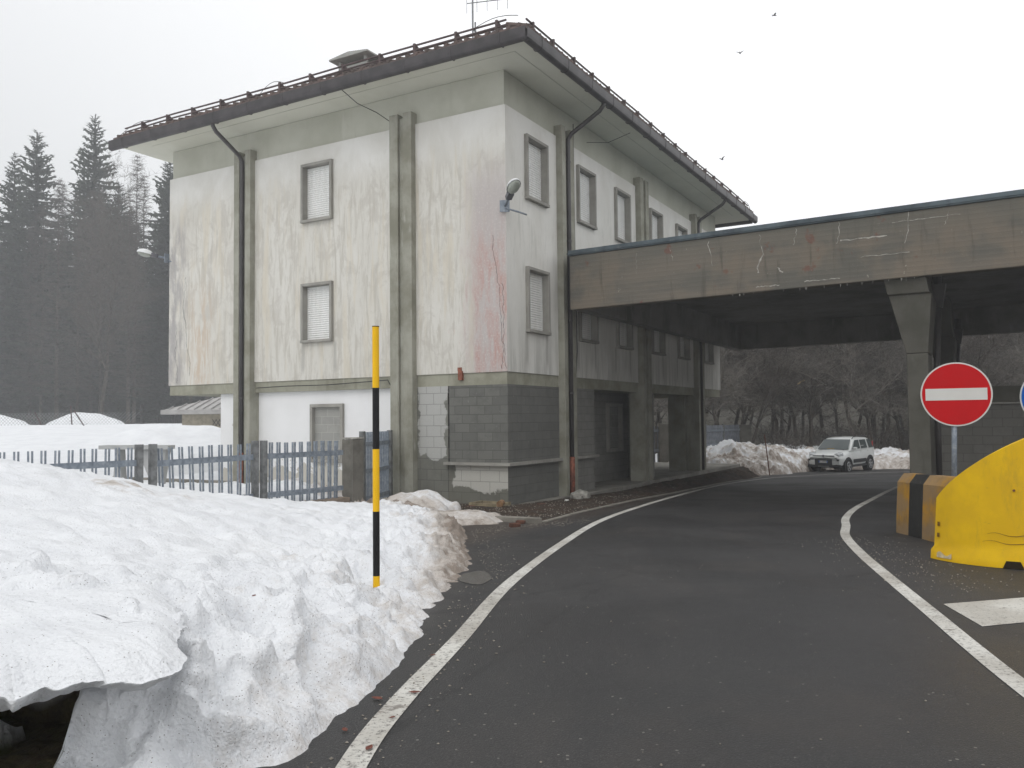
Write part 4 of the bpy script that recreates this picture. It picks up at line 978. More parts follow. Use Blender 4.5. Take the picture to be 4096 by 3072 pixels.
# ------------------------------------------------------------------ garden fence along the bank
FD = V((.585, .811, 0)); FN = V((-.811, .585, 0)); F0 = V((-3.38, 17.36, 0))     # pillar end, runs toward the camera
def fence_panel(s0, s1, posts, lean, label, npk, top=1.49, name='picket_fence', zr_=(1.24, .52), ph=1.23, drop=0., base=F0, dirn=-1, skip=()):
    a = base+FD*dirn*s0; t = empty(name, (a.x, a.y, 0), math.atan2(FD.y*dirn, FD.x*dirn), label=label, cat='fence', group='steel garden fence panels')
    L_ = s1-s0
    for px in posts:
        b = MB(); b.box((px-.05, -.05, .1), (px+.05, .05, top+.045)); p_ = b.build('post', POSTM, t)
        if lean and px > L_*.5: pass
    for zz_ in zr_:
        MB().bar((.03, 0, zz_+.0), (L_-.03, 0, zz_-drop), .035, .10).build('rail', GALV, t)
    for i in range(npk):
        x = .12+(L_-.24)*(i+.5)/npk+random.uniform(-.008, .008); ln = lean*(i/npk)+random.uniform(-.012, .012)
        b = MB(); zc = top+random.uniform(-.008, .008)-drop*i/npk
        for off in (-.028, .028):
            b.bar((x+off+ln, 0, zc), (x+off-ln*.6, 0, zc-ph), .045, .012, up=(1, 0, 0))
        if i not in skip: b.build('picket', GALV, t)
    return t
fence_panel(.14, 2.18, (1.99,), 0.0, 'steel picket fence panel next to the concrete gate pillar', 10)
fence_panel(2.26, 4.40, (.06, 2.08), .05, 'buckled steel picket fence panel with leaning pickets in the middle', 10, drop=.03)
fence_panel(4.52, 6.85, (.06,), 0.0, 'steel picket fence panel at the left, half buried in snow', 11)
fence_panel(6.93, 9.4, (.06, 2.4), 0.0, 'steel picket fence panel leaving the photo on the left', 11)
# plinth
c0, c1 = F0+FD*-.1, F0+FD*-9.4
b = MB(); b.bar((c0.x, c0.y, .12), (c1.x, c1.y, .12), .28, .42); b.build('fence_plinth', simple('brown_plinth_concrete', (.20, .16, .125), .9, .2, 0, .3, 4, .3), label='low brown concrete plinth under the garden fence', cat='low wall', bevel=.01)
# concrete gate pillar
gp = empty('gate_pillar', (F0.x+.06, F0.y+.12, 0), math.atan2(FD.y, FD.x), label='square dark concrete gate pillar at the end of the garden fence', cat='pillar')
GPC = concrete('pillar_concrete', (.17, .16, .14), (.10, .095, .08), (.25, .24, .21), sc_=2)
MB().box((-.16, -.16, .0), (.16, .16, 1.50)).build('shaft', GPC, gp, bevel=.015)
MB().box((-.15, -.17, 1.505), (.17, .17, 1.54)).build('cap', RUBB, gp, bevel=.01)
# narrow gate between pillar and building
ga = V((F0.x+.18, F0.y+.45, 0)); gb = wp(-.25, 3.05); gd = (gb-ga); gl = gd.length; gd.normalize()
gt_ = empty('garden_gate', (ga.x, ga.y, 0), math.atan2(gd.y, gd.x), label='narrow steel picket gate between the concrete pillar and the building', cat='gate')
for px in (.05, gl-.06): MB().box((px-.06, -.05, .05), (px+.06, .05, 1.66)).build('post', POSTM, gt_)
for zz_ in (1.38, .80, .22): MB().bar((.06, 0, zz_), (gl-.08, 0, zz_), .035, .09).build('rail', GALV, gt_)
for i in range(10):
    x = .22+(gl-.44)*i/9; b = MB()
    for off in (-.02, .02): b.bar((x+off, 0, 1.64), (x+off, 0, .12), .04, .010, up=(1, 0, 0))
    b.build('picket', GALV, gt_)
# grey slab half buried in the field
q0 = V((-9.74, 20, 1.36)); b = MB(); b.bar((-9.74, 20, 1.32), (-8.15, 20.1, 1.30), .5, .09)
o = b.build('bench_slab', simple('grey_bench_concrete', (.38, .385, .38), .85, .2, 0, .12, 3), label='grey slab of a bench sticking out of the snow behind the fence', cat='bench')
MB().prism([(-9.45, .4), (-9.25, .4), (-9.3, 1.274), (-9.4, 1.274)], 'y', 19.9, 20.2).build('support', o.data.materials[0], o)
MB().prism([(-8.55, .4), (-8.35, .4), (-8.22, 1.25), (-8.9, 1.25)], 'y', 19.95, 20.25).build('support', o.data.materials[0], o)
# low garden kerb by the recessed ground floor
b = MB(); p, q = wp(-1.2, 12.3), wp(-1.2, 7.2); b.bar((p.x, p.y, .16), (q.x, q.y, .16), .2, .50)
b.build('garden_kerb', KERBC, label='low grey concrete garden wall at the foot of the building behind the fence', cat='low wall', bevel=.01)

# ------------------------------------------------------------------ shed behind the building
SHM = M('ribbed_sheet', .6, .4); _z = SHM.xyz(SHM.o); SHM.color(SHM.mix(SHM.rng(SHM.noise(SHM.o, 1.5, 5), .35, .65), (.40, .39, .38), (.32, .31, .30))); SHM = SHM.m
sh = empty('garden_shed', (-15.84, 38, 0), 0, label='small shed with a shallow ribbed metal roof behind the building', cat='shed')
MB().box((.7, .5, 1.4), (7.6, 6, 2.26)).build('wall', simple('shed_wall_paint', (.42, .38, .30), .8, .2, 0, .15), sh)
rr = MB().add([(0, 0, 2.46), (8, 0, 2.44), (8, 6.6, 2.4), (0, 6.6, 2.4), (1.9, 3.2, 3.22), (6.2, 3.2, 3.22)], [(0, 1, 5, 4), (1, 2, 5), (2, 3, 4, 5), (3, 0, 4), (3, 2, 1, 0)]).build('roof', SHM, sh)
b = MB()
for i in range(20):
    x = .3+i*.38; top_ = min(1, max(0, x/1.9)) if x < 1.9 else (1 if x < 6.2 else max(0, (8-x)/1.8))
    b.bar((x, .0, 2.50), (x, 3.2*top_, 2.50+.75*top_), .03, .05)
b.build('roof_rib', SHM, rr)
MB().box((-.05, -.06, 2.26), (8.05, -.002, 2.47)).box((-.06, .0, 2.26), (-.002, 6.6, 2.45)).build('eave_board', SHM, rr)
b = MB()
for i in range(6): b.bar((2.1+i*.16, .46, 1.72), (2.3+i*.16, .46, 2.02), .02, .02, up=(0, 1, 0)); b.bar((2.3+i*.16, .47, 1.72), (2.1+i*.16, .47, 2.02), .02, .02, up=(0, 1, 0))
b.build('trellis', LAMPD, sh)

# wire fence posts and sticks at the forest edge
for k, (x, y, dx, h, lb) in enumerate(((-35.0, 54, 0, 1.3, 'thin wire fence post left of the drift at the forest edge'), (-25.6-2.7, 54, .1, 1.3, 'thin upright stake in the drift at the forest edge'), (-27.6, 54.2, .7, 1.0, 'leaning stick right of the stake at the forest edge'), (-30.2, 54, .5, .9, 'leaning stick left of the stake at the forest edge'))):
    o = MB().tube([(x, y, 1.7), (x-dx, y, 1.75+h)], .045, 6).build('fence_stake', GUARD, label=lb, cat='stake')
NETM = simple('wire_netting', (.25, .26, .26), .6, .4)
b = MB()
for i in range(70):
    for s_ in (-1, 1): b.bar((-40+i*.22, 54, 1.75+.0), (-40+i*.22+s_*.85, 54, 2.6), .012, .012, up=(0, 1, 0))
b.build('wire_netting', NETM, label='diamond wire netting along the forest edge of the snow field', cat='fence')

# ------------------------------------------------------------------ rear fence seen through the porch
def at(px, py, Y):
    d = (px-2048)/F_PX*rt-(py-1536)/F_PX*up+fw; d *= Y/d.y; return V((d.x, d.y, d.z+EYE))
FENB = simple('rear_fence_board', (.17, .185, .21), .8, .2, 0, .3, 4)
r0_, r1_ = at(2655, 1695, 40), at(2958, 1697, 47.5); gd2 = (r1_-r0_); gd2.z = 0; gl2 = gd2.length; gd2.normalize()
seg_n = 4
for k in range(seg_n):
    a = r0_+gd2*gl2*k/seg_n; Lp = gl2/seg_n
    t = empty('rear_picket_fence', (a.x, a.y, 0), math.atan2(gd2.y, gd2.x), label=('rear picket fence panel nearest the porch', 'second rear picket fence panel, partly behind the porch column', 'third rear picket fence panel, right of the porch column', 'last rear picket fence panel before the concrete post')[k], cat='fence', group='picket fence behind the building')
    MB().box((-.07, -.06, -.6), (.07, .06, 1.53)).build('post', POSTM, t)
    for zz_ in (1.18, .42): MB().box((.08, -.07, zz_-.06), (Lp-.08, -.035, zz_+.06)).build('rail', GALV, t)
    for i in range(14):
        x = .12+(Lp-.2)*(i+.5)/14; MB().box((x-.062, -.03, .05-.6), (x+.05, -.012, 1.46)).build('picket', FENB, t)
p = at(2975, 1700, 47.8); gq = MB().box((-.35, -.3, -.9), (.35, .3, 1.45)).build('rear_fence_pillar', GPC, label='square concrete pillar at the far end of the rear fence', cat='pillar', bevel=.02); gq.location = (p.x, p.y, 0)
p = at(2660, 1700, 38.6); gq = MB().box((-.32, -.25, -.9), (.32, .25, 1.62)).build('rear_gate_pillar', GPC, label='dark concrete pillar of the rear fence seen through the porch', cat='pillar', bevel=.02); gq.location = (p.x, p.y, 0)
t = empty('rear_gate', (at(2600, 1700, 38.6).x, 38.5, 0), 0, label='narrow rear gate left of the dark pillar seen through the porch', cat='gate')
for zz_ in (1.3, .4, -.3): MB().box((-.5, -.04, zz_-.06), (.40, .0, zz_+.06)).build('rail', GALV, t)
for i in range(6): MB().box((-.45+i*.15, .002, -.5), (-.40+i*.15, .03, 1.5)).build('picket', FENB, t)

# ------------------------------------------------------------------ rear snow banks
def ridge_bank(name, ridges, xr, yr_, nx, ny, dirtv, label, seed):
    vs_, dv = [], []
    X = np.linspace(*xr, nx); Y = np.linspace(*yr_, ny)
    for y in Y:
        for x in X:
            h = 0; p = V((x, y, 0)); br_ = 0
            for (a, c, ha, hc, wd_) in ridges:
                a, c = V((*a, 0)), V((*c, 0)); ab = c-a; t = max(0, min(1, (p-a).dot(ab)/ab.dot(ab))); q = a+ab*t
                d = (p-q).length/(wd_*(1+.35*noise.noise(V((x*.6, y*.6, seed)))))
                if d < 1: hh = (ha+(hc-ha)*t)*(1-d*d)**.75; h = max(h, hh)
            n1 = noise.noise(V((x*1.1, y*1.1, seed))); n2 = 1-2*abs(noise.noise(V((x*2.3, y*2.3, seed+2)))); n3 = noise.noise(V((x*6, y*6, seed)))
            k = min(1, h/.25); n4 = noise.noise(V((x*14, y*14, seed))); z = gz(x, y)-.02+h*(1+.32*n1)+k*(.16*(n2-.3)+.12*n3+.06*n4)
            vs_.append((x, y, z)); dv.append(max(0, min(1.2, dirtv+.8*noise.noise(V((x*.6, y*1.0, seed+6)))+.7*n3+.4*n4-.3*(h > .8)+.3*max(0, 1-h/.5))))
    fs_ = [(j*nx+i, j*nx+i+1, j*nx+nx+i+1, j*nx+nx+i) for j in range(ny-1) for i in range(nx-1)]
    fs_ = [f for f in fs_ if max(vs_[i][2]-gz(vs_[i][0], vs_[i][1]) for i in f) > .0]
    used = sorted({i for f in fs_ for i in f}); mp = {q: k for k, q in enumerate(used)}
    b = MB(); b.v = [vs_[i] for i in used]; b.f = [tuple(mp[i] for i in f) for f in fs_]
    o = b.build(name, SNOW, smooth=True, rec=False, label=label, cat='snow bank'); attr(o, 'dirt', [dv[i] for i in used]); attr(o, 'soil', [0.]*len(used))
ridge_bank('rear_snow_bank', [((7.3, 36.6), (9.6, 37.6), .45, 1.25, 2.4), ((9.6, 37.6), (12.2, 40.2), 1.25, 1.0, 2.4), ((8.6, 35.4), (10.6, 36.6), .65, .75, 1.5), ((10.6, 36.8), (11.9, 38.6), .85, .7, 1.4), ((12.2, 41), (15, 42.6), 1.1, .9, 1.8)], (5.5, 16), (32.5, 43), 190, 190, .85, 'lumpy brown stained snow bank between the porch and the white car', 3)
ridge_bank('right_snow_bank', [((14.6, 43.2), (28, 42.8), .8, .85, 2.3), ((28, 42.8), (46, 40), .85, .8, 2.3)], (12.5, 48), (39, 47), 260, 70, .65, 'long dirty snow bank behind the white car along the wood', 11)

ridge_bank('back_snow_mound', [((9.6, 45.6), (16.6, 47.4), 1.25, 1.05, 2.4)], (6.5, 20), (42.5, 51), 120, 70, .08, 'clean white snow mound among the bushes at the edge of the wood', 17)
# thin marker stake in front of the rear bank
p0, p1 = at(3079, 1893, 34.2), at(3058, 1738, 34.2)
MB().tube([p0-V((0, 0, .1)), p1], .022, 6).build('marker_stake', simple('rusty_stake', (.16, .06, .035), .7, .3), label='thin rusty stake leaning in front of the rear snow bank', cat='stake')

# ------------------------------------------------------------------ signs
REDM = simple('sign_red', (.50, .004, .008), .6, .12, 0, .04, 3); WHM = simple('sign_white', (.62, .62, .60), .4, .4, 0, .03, 3); BLM = simple('sign_blue', (.005, .10, .44), .6, .12, 0, .05, 3)
def disc(r_, y, n=64, th=.003):
    b = MB(); vs_ = [(r_*math.cos(2*math.pi*i/n), y, r_*math.sin(2*math.pi*i/n)) for i in range(n)]+[(r_*math.cos(2*math.pi*i/n), y+th, r_*math.sin(2*math.pi*i/n)) for i in range(n)]
    b.add(vs_, [tuple(range(n)), tuple(range(2*n-1, n-1, -1))]+[(i, (i+1) % n, n+(i+1) % n, n+i) for i in range(n)]); return b
def round_sign(x, y, z, mat, bar, label):
    t = empty('road_sign', (x, y, gz(x, y)), R(-28), label=label, cat='road sign'); zc = z-gz(x, y)
    for (r_, yy, mm, nm, th) in ((.45, 0, WHM, 'sign_border', .02), (.43, -.004, mat, 'sign_face', .003)):
        o = disc(r_, yy, th=th).build(nm, mm, t); o.location = (0, 0, zc)
    if bar: MB().box((-.385, -.0075, zc-.083), (.385, -.0045, zc+.083)).build('white_bar', WHM, t)
    MB().tube([(-.08, .06, 0), (-.01, .05, zc+.3)], .035, 14).build('pole', GALV, t, smooth=True)
    MB().box((-.06, .021, zc-.2), (.05, .05, zc-.15)).box((-.05, .021, zc+.15), (.06, .05, zc+.2)).build('clamp', GALV, t)
    return t
round_sign(6.24, 11.8, 2.17, REDM, True, 'round red no entry sign with a white bar on a grey pole')
round_sign(7.66, 11.8, 2.12, BLM, False, 'round blue sign cut off by the right edge of the photo')

# ------------------------------------------------------------------ concrete barrier with stripes
OCH = concrete('ochre_barrier_paint', (.46, .235, .02), (.20, .13, .06), (.50, .28, .06), (.26, .18, .10), sc_=2.2)
BLKP = concrete('black_barrier_paint', (.03, .03, .028), (.02, .02, .02), (.09, .085, .075), sc_=3)
ba, bb_ = V((5.66, 12.05, 0)), V((5.50, 9.3, 0)); bd = (bb_-ba).normalized()
br0 = empty('concrete_barrier', (ba.x, ba.y, gz(ba.x, ba.y)), math.atan2(bd.y, bd.x), label='chunky concrete barrier painted ochre with one black stripe beside the column', cat='barrier')
def bprof(x): z = -.032*bd.y*x; return [(-.20, z), (.20, z), (.19, z+.22), (.16, z+.74), (.07, z+.86), (-.07, z+.86), (-.16, z+.74), (-.19, z+.22)]
for (x0_, x1_, mm, nm) in ((0, .42, OCH, 'ochre_section'), (.42, .86, BLKP, 'black_section'), (.86, 2.6, OCH, 'ochre_section')):
    b = MB(); P0, P1 = bprof(x0_), bprof(x1_)
    b.add([(x0_, y, z) for y, z in P0]+[(x1_, y, z) for y, z in P1], [tuple(range(7, -1, -1)), tuple(range(8, 16))]+[(i, (i+1) % 8, 8+(i+1) % 8, 8+i) for i in range(8)])
    b.build(nm, mm, br0)

# ------------------------------------------------------------------ yellow plastic crash nose
YP = M('yellow_plastic', .55, .18); n_ = YP.noise(YP.o, 2.2, 5, .6); n2_ = YP.noise(YP.scale(YP.o, 3, 3, 14), 1.2, 5, .7)
_z = YP.xyz(YP.o)[2]
c_ = YP.mix(YP.rng(n_, .35, .65), (.80, .50, .004), (.70, .425, .006))
c_ = YP.mix(YP.mul(YP.rng(n2_, .64, .72), .5), c_, (.36, .21, .02)); c_ = YP.mix(YP.mul(YP.rng(YP.noise(YP.scale(YP.o, 2, 2, .5, (3, 3, 3)), 2.5, 7, .75), .52, .70), .45), c_, (.40, .25, .03))
YP.color(c_); YP.bump(n_, .08, .03); YP = YP.m
nose = empty('crash_cushion_nose', (5.72, 9.35, gz(5.7, 8.6)), 0, label='big curved yellow plastic crash cushion nose at the island tip', cat='crash cushion')
b = MB(); NA = 64; prof_n = 14; vs_ = []
def nose_r(a):   # plan radius, angle measured from -x (left) round to +x via the front
    return 1.08+.02*math.sin(a)
def nose_top(a):
    t = min(1, a/math.radians(72)) if a < math.pi/2 else min(1, (math.pi-a)/math.radians(72))
    return .66+.72*(1-(1-t)**1.35)
for i in range(NA+1):
    a = math.pi*i/NA; r_ = nose_r(a); cx2, cy2 = -math.cos(a), -math.sin(a); H = nose_top(a)
    sl = -.032*(cy2*r_*1.0)*1.0
    for j in range(prof_n+1):
        t = j/prof_n; z = t*H; rr_ = r_-.05*t-.03*max(0, .12-abs(z-.0))*0
        if z < .10: rr_ += .035
        vs_.append((cx2*rr_, cy2*rr_*1.0, z+sl*1.0))
    # rolled lip and inward slope
    for (dr, dz) in ((.035, .012), (.09, .0), (.3, -.04), (.65, -.12)):
        rr_ = r_-.05-dr; vs_.append((cx2*rr_, cy2*rr_, H+dz+sl))
W_ = prof_n+1+4
fs_ = [(i*W_+j, (i+1)*W_+j, (i+1)*W_+j+1, i*W_+j+1) for i in range(NA) for j in range(W_-1)]
fs_.append(tuple(i*W_+W_-1 for i in range(NA+1)))
fs_.append(tuple(list(range(W_-1, -1, -1))+[NA*W_+j for j in range(0, W_)]))
b.add(vs_, fs_); sh_ = b.build('shell', YP, nose, smooth=True)
md = sh_.modifiers.new('edge', 'EDGE_SPLIT'); md.split_angle = R(35)
def on_nose(a, z, dr=0): r_ = nose_r(a)-.05*z/nose_top(a)+dr; return V((-math.cos(a)*r_, -math.sin(a)*r_, z+.032*math.sin(a)*r_))
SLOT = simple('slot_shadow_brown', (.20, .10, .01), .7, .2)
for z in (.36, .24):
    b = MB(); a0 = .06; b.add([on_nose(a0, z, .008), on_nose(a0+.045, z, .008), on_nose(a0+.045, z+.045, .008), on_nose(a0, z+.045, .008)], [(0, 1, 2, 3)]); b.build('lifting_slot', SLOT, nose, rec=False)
b = MB()
for (a0, a1, z, sg) in ((.62, 1.75, .25, 0), (.66, 1.7, .33, 1)):
    vs2 = []; n = 30
    for k in range(n):
        a = a0+(a1-a0)*k/(n-1); zz_ = z+.012*math.sin(k*.7)+.01*noise.noise(V((k*.3, sg, 0))); w2 = .0035*math.sin(math.pi*(k+.5)/n)+.0008
        vs2 += [on_nose(a, zz_-w2, .006), on_nose(a, zz_+w2, .006)]
    b.add(vs2, [(2*i, 2*i+1, 2*i+3, 2*i+2) for i in range(n-1)])
b.build('scratch', SLOT, nose, rec=False)
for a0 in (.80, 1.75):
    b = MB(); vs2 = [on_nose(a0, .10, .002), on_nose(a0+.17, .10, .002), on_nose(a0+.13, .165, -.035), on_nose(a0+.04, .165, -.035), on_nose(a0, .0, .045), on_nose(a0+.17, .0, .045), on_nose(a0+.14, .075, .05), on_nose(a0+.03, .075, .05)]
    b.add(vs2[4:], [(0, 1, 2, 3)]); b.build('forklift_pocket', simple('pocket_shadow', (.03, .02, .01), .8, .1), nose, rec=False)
b = MB(); vs2 = []
for k in range(8): a = .12+.20*k/7; vs2 += [on_nose(a, .03, .040+.002), on_nose(a, .075+.02*math.sin(k), .040+.002)]
b.add(vs2, [(2*i, 2*i+1, 2*i+3, 2*i+2) for i in range(7)]); b.build('scuff_mark', simple('scuffed_white', (.62, .52, .33), .7, .2, 0, .2, 20), nose, rec=False)
b = MB(); b.add([on_nose(1.02, 1.24, .006), on_nose(1.10, 1.24, .006), on_nose(1.10, 1.262, .006), on_nose(1.02, 1.262, .006)], [(0, 1, 2, 3)]); b.build('maker_label', WHM, nose, rec=False)
b = MB(); q = on_nose(.90, .78, .004); b.tube([q, q+V((-.01, -.012, 0))], .012, 10); b.build('bolt', RUST, nose)

# ------------------------------------------------------------------ white small car
def car():
    P = V((14.55, 38.25, 0)); hd = math.atan2(-.698, -.716); fz = gz(14.55, 37.8)
    rz_c = hd
    t = empty('parked_car', (P.x+.68, P.y+.75, gz(P.x, P.y)-.02), rz_c, label='small white high hatchback car driving round the bend behind the canopy', cat='car')
    t.rotation_euler = (0, R(.8), rz_c)
    CW = M('car_white_paint', .3, .5); CW.color(CW.mix(CW.rng(CW.noise(CW.o, 3, 3), .3, .7), (.66, .68, .67), (.60, .62, .61))); CW.b.inputs['Coat Weight'].default_value = .5; CW = CW.m
    BLKC = simple('car_black_plastic', (.022, .023, .025), .6, .3, 0, .1); GL = M('car_glass', .08, .6); GL.color((.05, .065, .065)); GL = GL.m
    TY = simple('tyre_rubber', (.016, .016, .017), .85, .2); RIM = simple('wheel_rim', (.35, .36, .37), .35, .5, .6); CHR = simple('headlight_lens', (.55, .57, .58), .15, .7, .2, .2, 14)
    RED = simple('tail_light_red', (.45, .01, .01), .3, .5)
    # lower body loft
    st = [(1.84, .62, .42, .72), (1.80, .72, .36, .80), (1.66, .79, .33, .87), (1.40, .825, .32, .93), (1.05, .835, .31, .985), (.80, .835, .30, 1.02), (.2, .835, .30, 1.04), (-.6, .835, .30, 1.06), (-1.2, .835, .32, 1.08), (-1.6, .82, .34, 1.09), (-1.76, .78, .38, 1.06), (-1.84, .70, .42, .95)]
    b = MB(); vs_ = []
    for (x, hw_, zb, zt_) in st:
        prof = [(.0, zb), (.72, zb), (.94, zb+.06), (1.0, zb+.30), (1.0, zb+(zt_-zb)*.62), (.96, zt_-.10), (.90, zt_-.03), (.78, zt_), (.4, zt_+.025), (0, zt_+.035)]
        full = [(a*hw_, z) for a, z in prof]+[(-a*hw_, z) for a, z in prof[-2:0:-1]]
        vs_ += [(x, y, z) for y, z in full]
    n = len(full); k = len(st)
    b.add(vs_, [(i*n+j, i*n+(j+1) % n, (i+1)*n+(j+1) % n, (i+1)*n+j) for i in range(k-1) for j in range(n)]+[tuple(range(n-1, -1, -1)), tuple(range((k-1)*n, k*n))])
    body = b.build('body', CW, t, smooth=True); body.modifiers.new('s', 'EDGE_SPLIT').split_angle = R(40)
    # greenhouse
    gh = [(.92, .78, 1.00, .0), (.80, .77, 1.04, 0), (.30, .70, 1.47, 0), (.10, .68, 1.53, 0), (-.5, .68, 1.565, 0), (-1.2, .67, 1.54, 0), (-1.48, .66, 1.49, 0), (-1.66, .68, 1.30, 0), (-1.78, .70, 1.02, 0)]
    b = MB(); vs_ = []
    for (x, hw_, zt_, _) in gh:
        zb = .98; prof = [(.80, zb), (.785, zb+(zt_-zb)*.35), (hw_*1.0+.02*(zt_ < 1.2), zt_-.06*(zt_ > 1.2)), (hw_*.86, zt_-.005), (0, zt_+.02)]
        full = prof+[(-a, z) for a, z in prof[-2::-1]]
        vs_ += [(x, y, z) for y, z in full]
    n = len(full); k = len(gh)
    b.add(vs_, [(i*n+j, i*n+(j+1) % n, (i+1)*n+(j+1) % n, (i+1)*n+j) for i in range(k-1) for j in range(n)]+[tuple(range(n-1, -1, -1)), tuple(range((k-1)*n, k*n))])
    cb = b.build('roof_and_pillars', CW, t, smooth=True); cb.modifiers.new('s', 'EDGE_SPLIT').split_angle = R(40)
    MB().add([(.865, .72, 1.035), (.865, -.72, 1.035), (.335, -.60, 1.465), (.335, .60, 1.465)], [(0, 1, 2, 3)]).build('windscreen', GL, t).location = (.018, 0, .02)
    for s_ in (1, -1):
        for (x0_, x1_, xt0, xt1, nm) in ((.62, -.18, .22, -.18, 'side_window'), (-.26, -.95, -.26, -.92, 'side_window'), (-1.10, -1.60, -1.05, -1.42, 'quarter_window')):
            MB().add([(x0_, s_*.815, 1.05), (x1_, s_*.815, 1.06), (xt1, s_*.722, 1.45), (xt0, s_*.722, 1.45)], [(0, 1, 2, 3)]).build(nm, GL, t)
        MB().box((.52, s_*.84, 1.02), (.66, s_*1.0, 1.15)).build('door_mirror', CW, t, bevel=.03)
        hl_ = MB(); hl_.obox((1.60, s_*.60, .84), (.16, .15, .085), Matrix.Rotation(s_*-.45, 3, 'Z')@Matrix.Rotation(.25, 3, 'Y')); hl_.build('headlight', CHR, t, bevel=.04)
        MB().obox((1.80, s_*.585, .62), (.03, .13, .04), Matrix.Rotation(s_*-.25, 3, 'Z')).build('running_light', BLKC, t, bevel=.01)
        MB().box((1.77, s_*.52, .40), (1.82, s_*.62, .48)).build('fog_light', CHR, t, bevel=.01)
        MB().box((.62, s_*.836, .44), (-.72, s_*.856, .60)).build('door_moulding', BLKC, t, bevel=.008)
        for hx in (-.12, -.88): MB().box((hx, s_*.835, .93), (hx-.16, s_*.865, .97)).build('door_handle', CW, t, bevel=.008)
        MB().tube([(.25, s_*.62, 1.50), (.1, s_*.62, 1.585), (-.5, s_*.62, 1.62), (-1.2, s_*.60, 1.60), (-1.45, s_*.59, 1.52)], .018, 6).build('roof_rail', BLKC, t)
        MB().box((-1.70, s_*.70, 1.08), (-1.765, s_*.745, 1.34)).build('tail_light', RED, t, bevel=.02)
        MB().box((.78, s_*.838, .26), (-.82, s_*.80, .36)).build('sill', BLKC, t)
        for wx in (1.15, -1.15):
            b = MB(); n = 20; vs_ = []
            for i in range(n+1):
                a = math.pi*i/n*1.12-.06*math.pi
                for r_ in (.33, .405):
                    for yy in (.78, .853): vs_.append((wx+r_*math.cos(a), s_*yy, .32+r_*math.sin(a)))
            b.add(vs_, [f for i in range(n) for f in ((4*i, 4*i+2, 4*i+6, 4*i+4), (4*i+1, 4*i+5, 4*i+7, 4*i+3), (4*i+2, 4*i+3, 4*i+7, 4*i+6), (4*i, 4*i+4, 4*i+5, 4*i+1))])
            b.build('wheel_arch', BLKC, t)
            MB().tube([(wx, s_*.60, .34), (wx, s_*.840, .34)], .365, 24).build('arch_shadow_liner', BLKC, t)
            w_ = MB().tube([(wx, s_*.64, .315), (wx, s_*.67, .315), (wx, s_*.83, .315), (wx, s_*.856, .315)], [.29, .315, .315, .285], 28).build('wheel', TY, t)
            b = MB(); b.tube([(wx, s_*.83, .315), (wx, s_*.858, .315)], .05, 10)
            for k5 in range(5):
                a = 2*math.pi*k5/5+.3; b.bar((wx+.03*math.cos(a), s_*.86, .315+.03*math.sin(a)), (wx+.205*math.cos(a), s_*.86, .315+.205*math.sin(a)), .018, .055, up=(0, 1, 0) if False else (math.sin(a), 0, -math.cos(a)))
            ring = [(wx+.2*math.cos(2*math.pi*i/20), s_*.858, .315+.2*math.sin(2*math.pi*i/20)) for i in range(21)]; b.tube(ring, .014, 5, cap=False)
            b.build('rim', RIM, w_)
    MB().box((1.76, -.40, .37), (1.86, .40, .66)).build('lower_grille', BLKC, t, bevel=.02)
    MB().box((1.70, -.76, .28), (1.83, .76, .40)).build('bumper_skirt', BLKC, t, bevel=.02)
    MB().box((1.835, -.25, .325), (1.85, .25, .345)).build('skid_strip', RIM, t)
    MB().box((1.78, -.50, .775), (1.835, .50, .815)).build('upper_grille', BLKC, t, bevel=.008)
    MB().tube([(1.80, 0, .795), (1.85, 0, .795)], .055, 18).build('badge', RIM, t)
    MB().tube([(1.851, 0, .795), (1.854, 0, .795)], .042, 18).build('badge_centre', BLKC, t)
    pl_ = MB().box((1.862, -.20, .49), (1.870, .20, .585)).build('number_plate', WHM, t)
    for s_ in (-1, 1): MB().box((1.871, s_*.20, .49), (1.873, s_*.168, .585)).build('plate_band', BLM, pl_)
    tx = bpy.data.curves.new('plate_text', 'FONT'); tx.body = 'FL 545MR'; tx.size = .085; tx.align_x = 'CENTER'; tx.align_y = 'CENTER'; tx.extrude = .0005
    to = bpy.data.objects.new('plate_text_tmp', tx); COL.objects.link(to); dg = bpy.context.evaluated_depsgraph_get(); me = bpy.data.meshes.new_from_object(to.evaluated_get(dg)); bpy.data.objects.remove(to)
    pt = bpy.data.objects.new('plate_text', me); me.materials.clear(); me.materials.append(BLKC); COL.objects.link(pt); pt.parent = pl_; pt.matrix_parent_inverse = Matrix.Identity(4)
    pt.location = (1.8725, 0, .537); pt.rotation_euler = (R(90), 0, R(90))
    MB().bar((.90, .55, 1.03), (.86, -.1, 1.06), .02, .02).bar((.90, -.1, 1.03), (.86, -.68, 1.06), .02, .02).build('wiper', BLKC, t)
    MB().box((.72, .22, 1.03), (.86, -.12, 1.035)).build('yellow_paper', YEL, t).location = (.03, -.15, .05)
car()

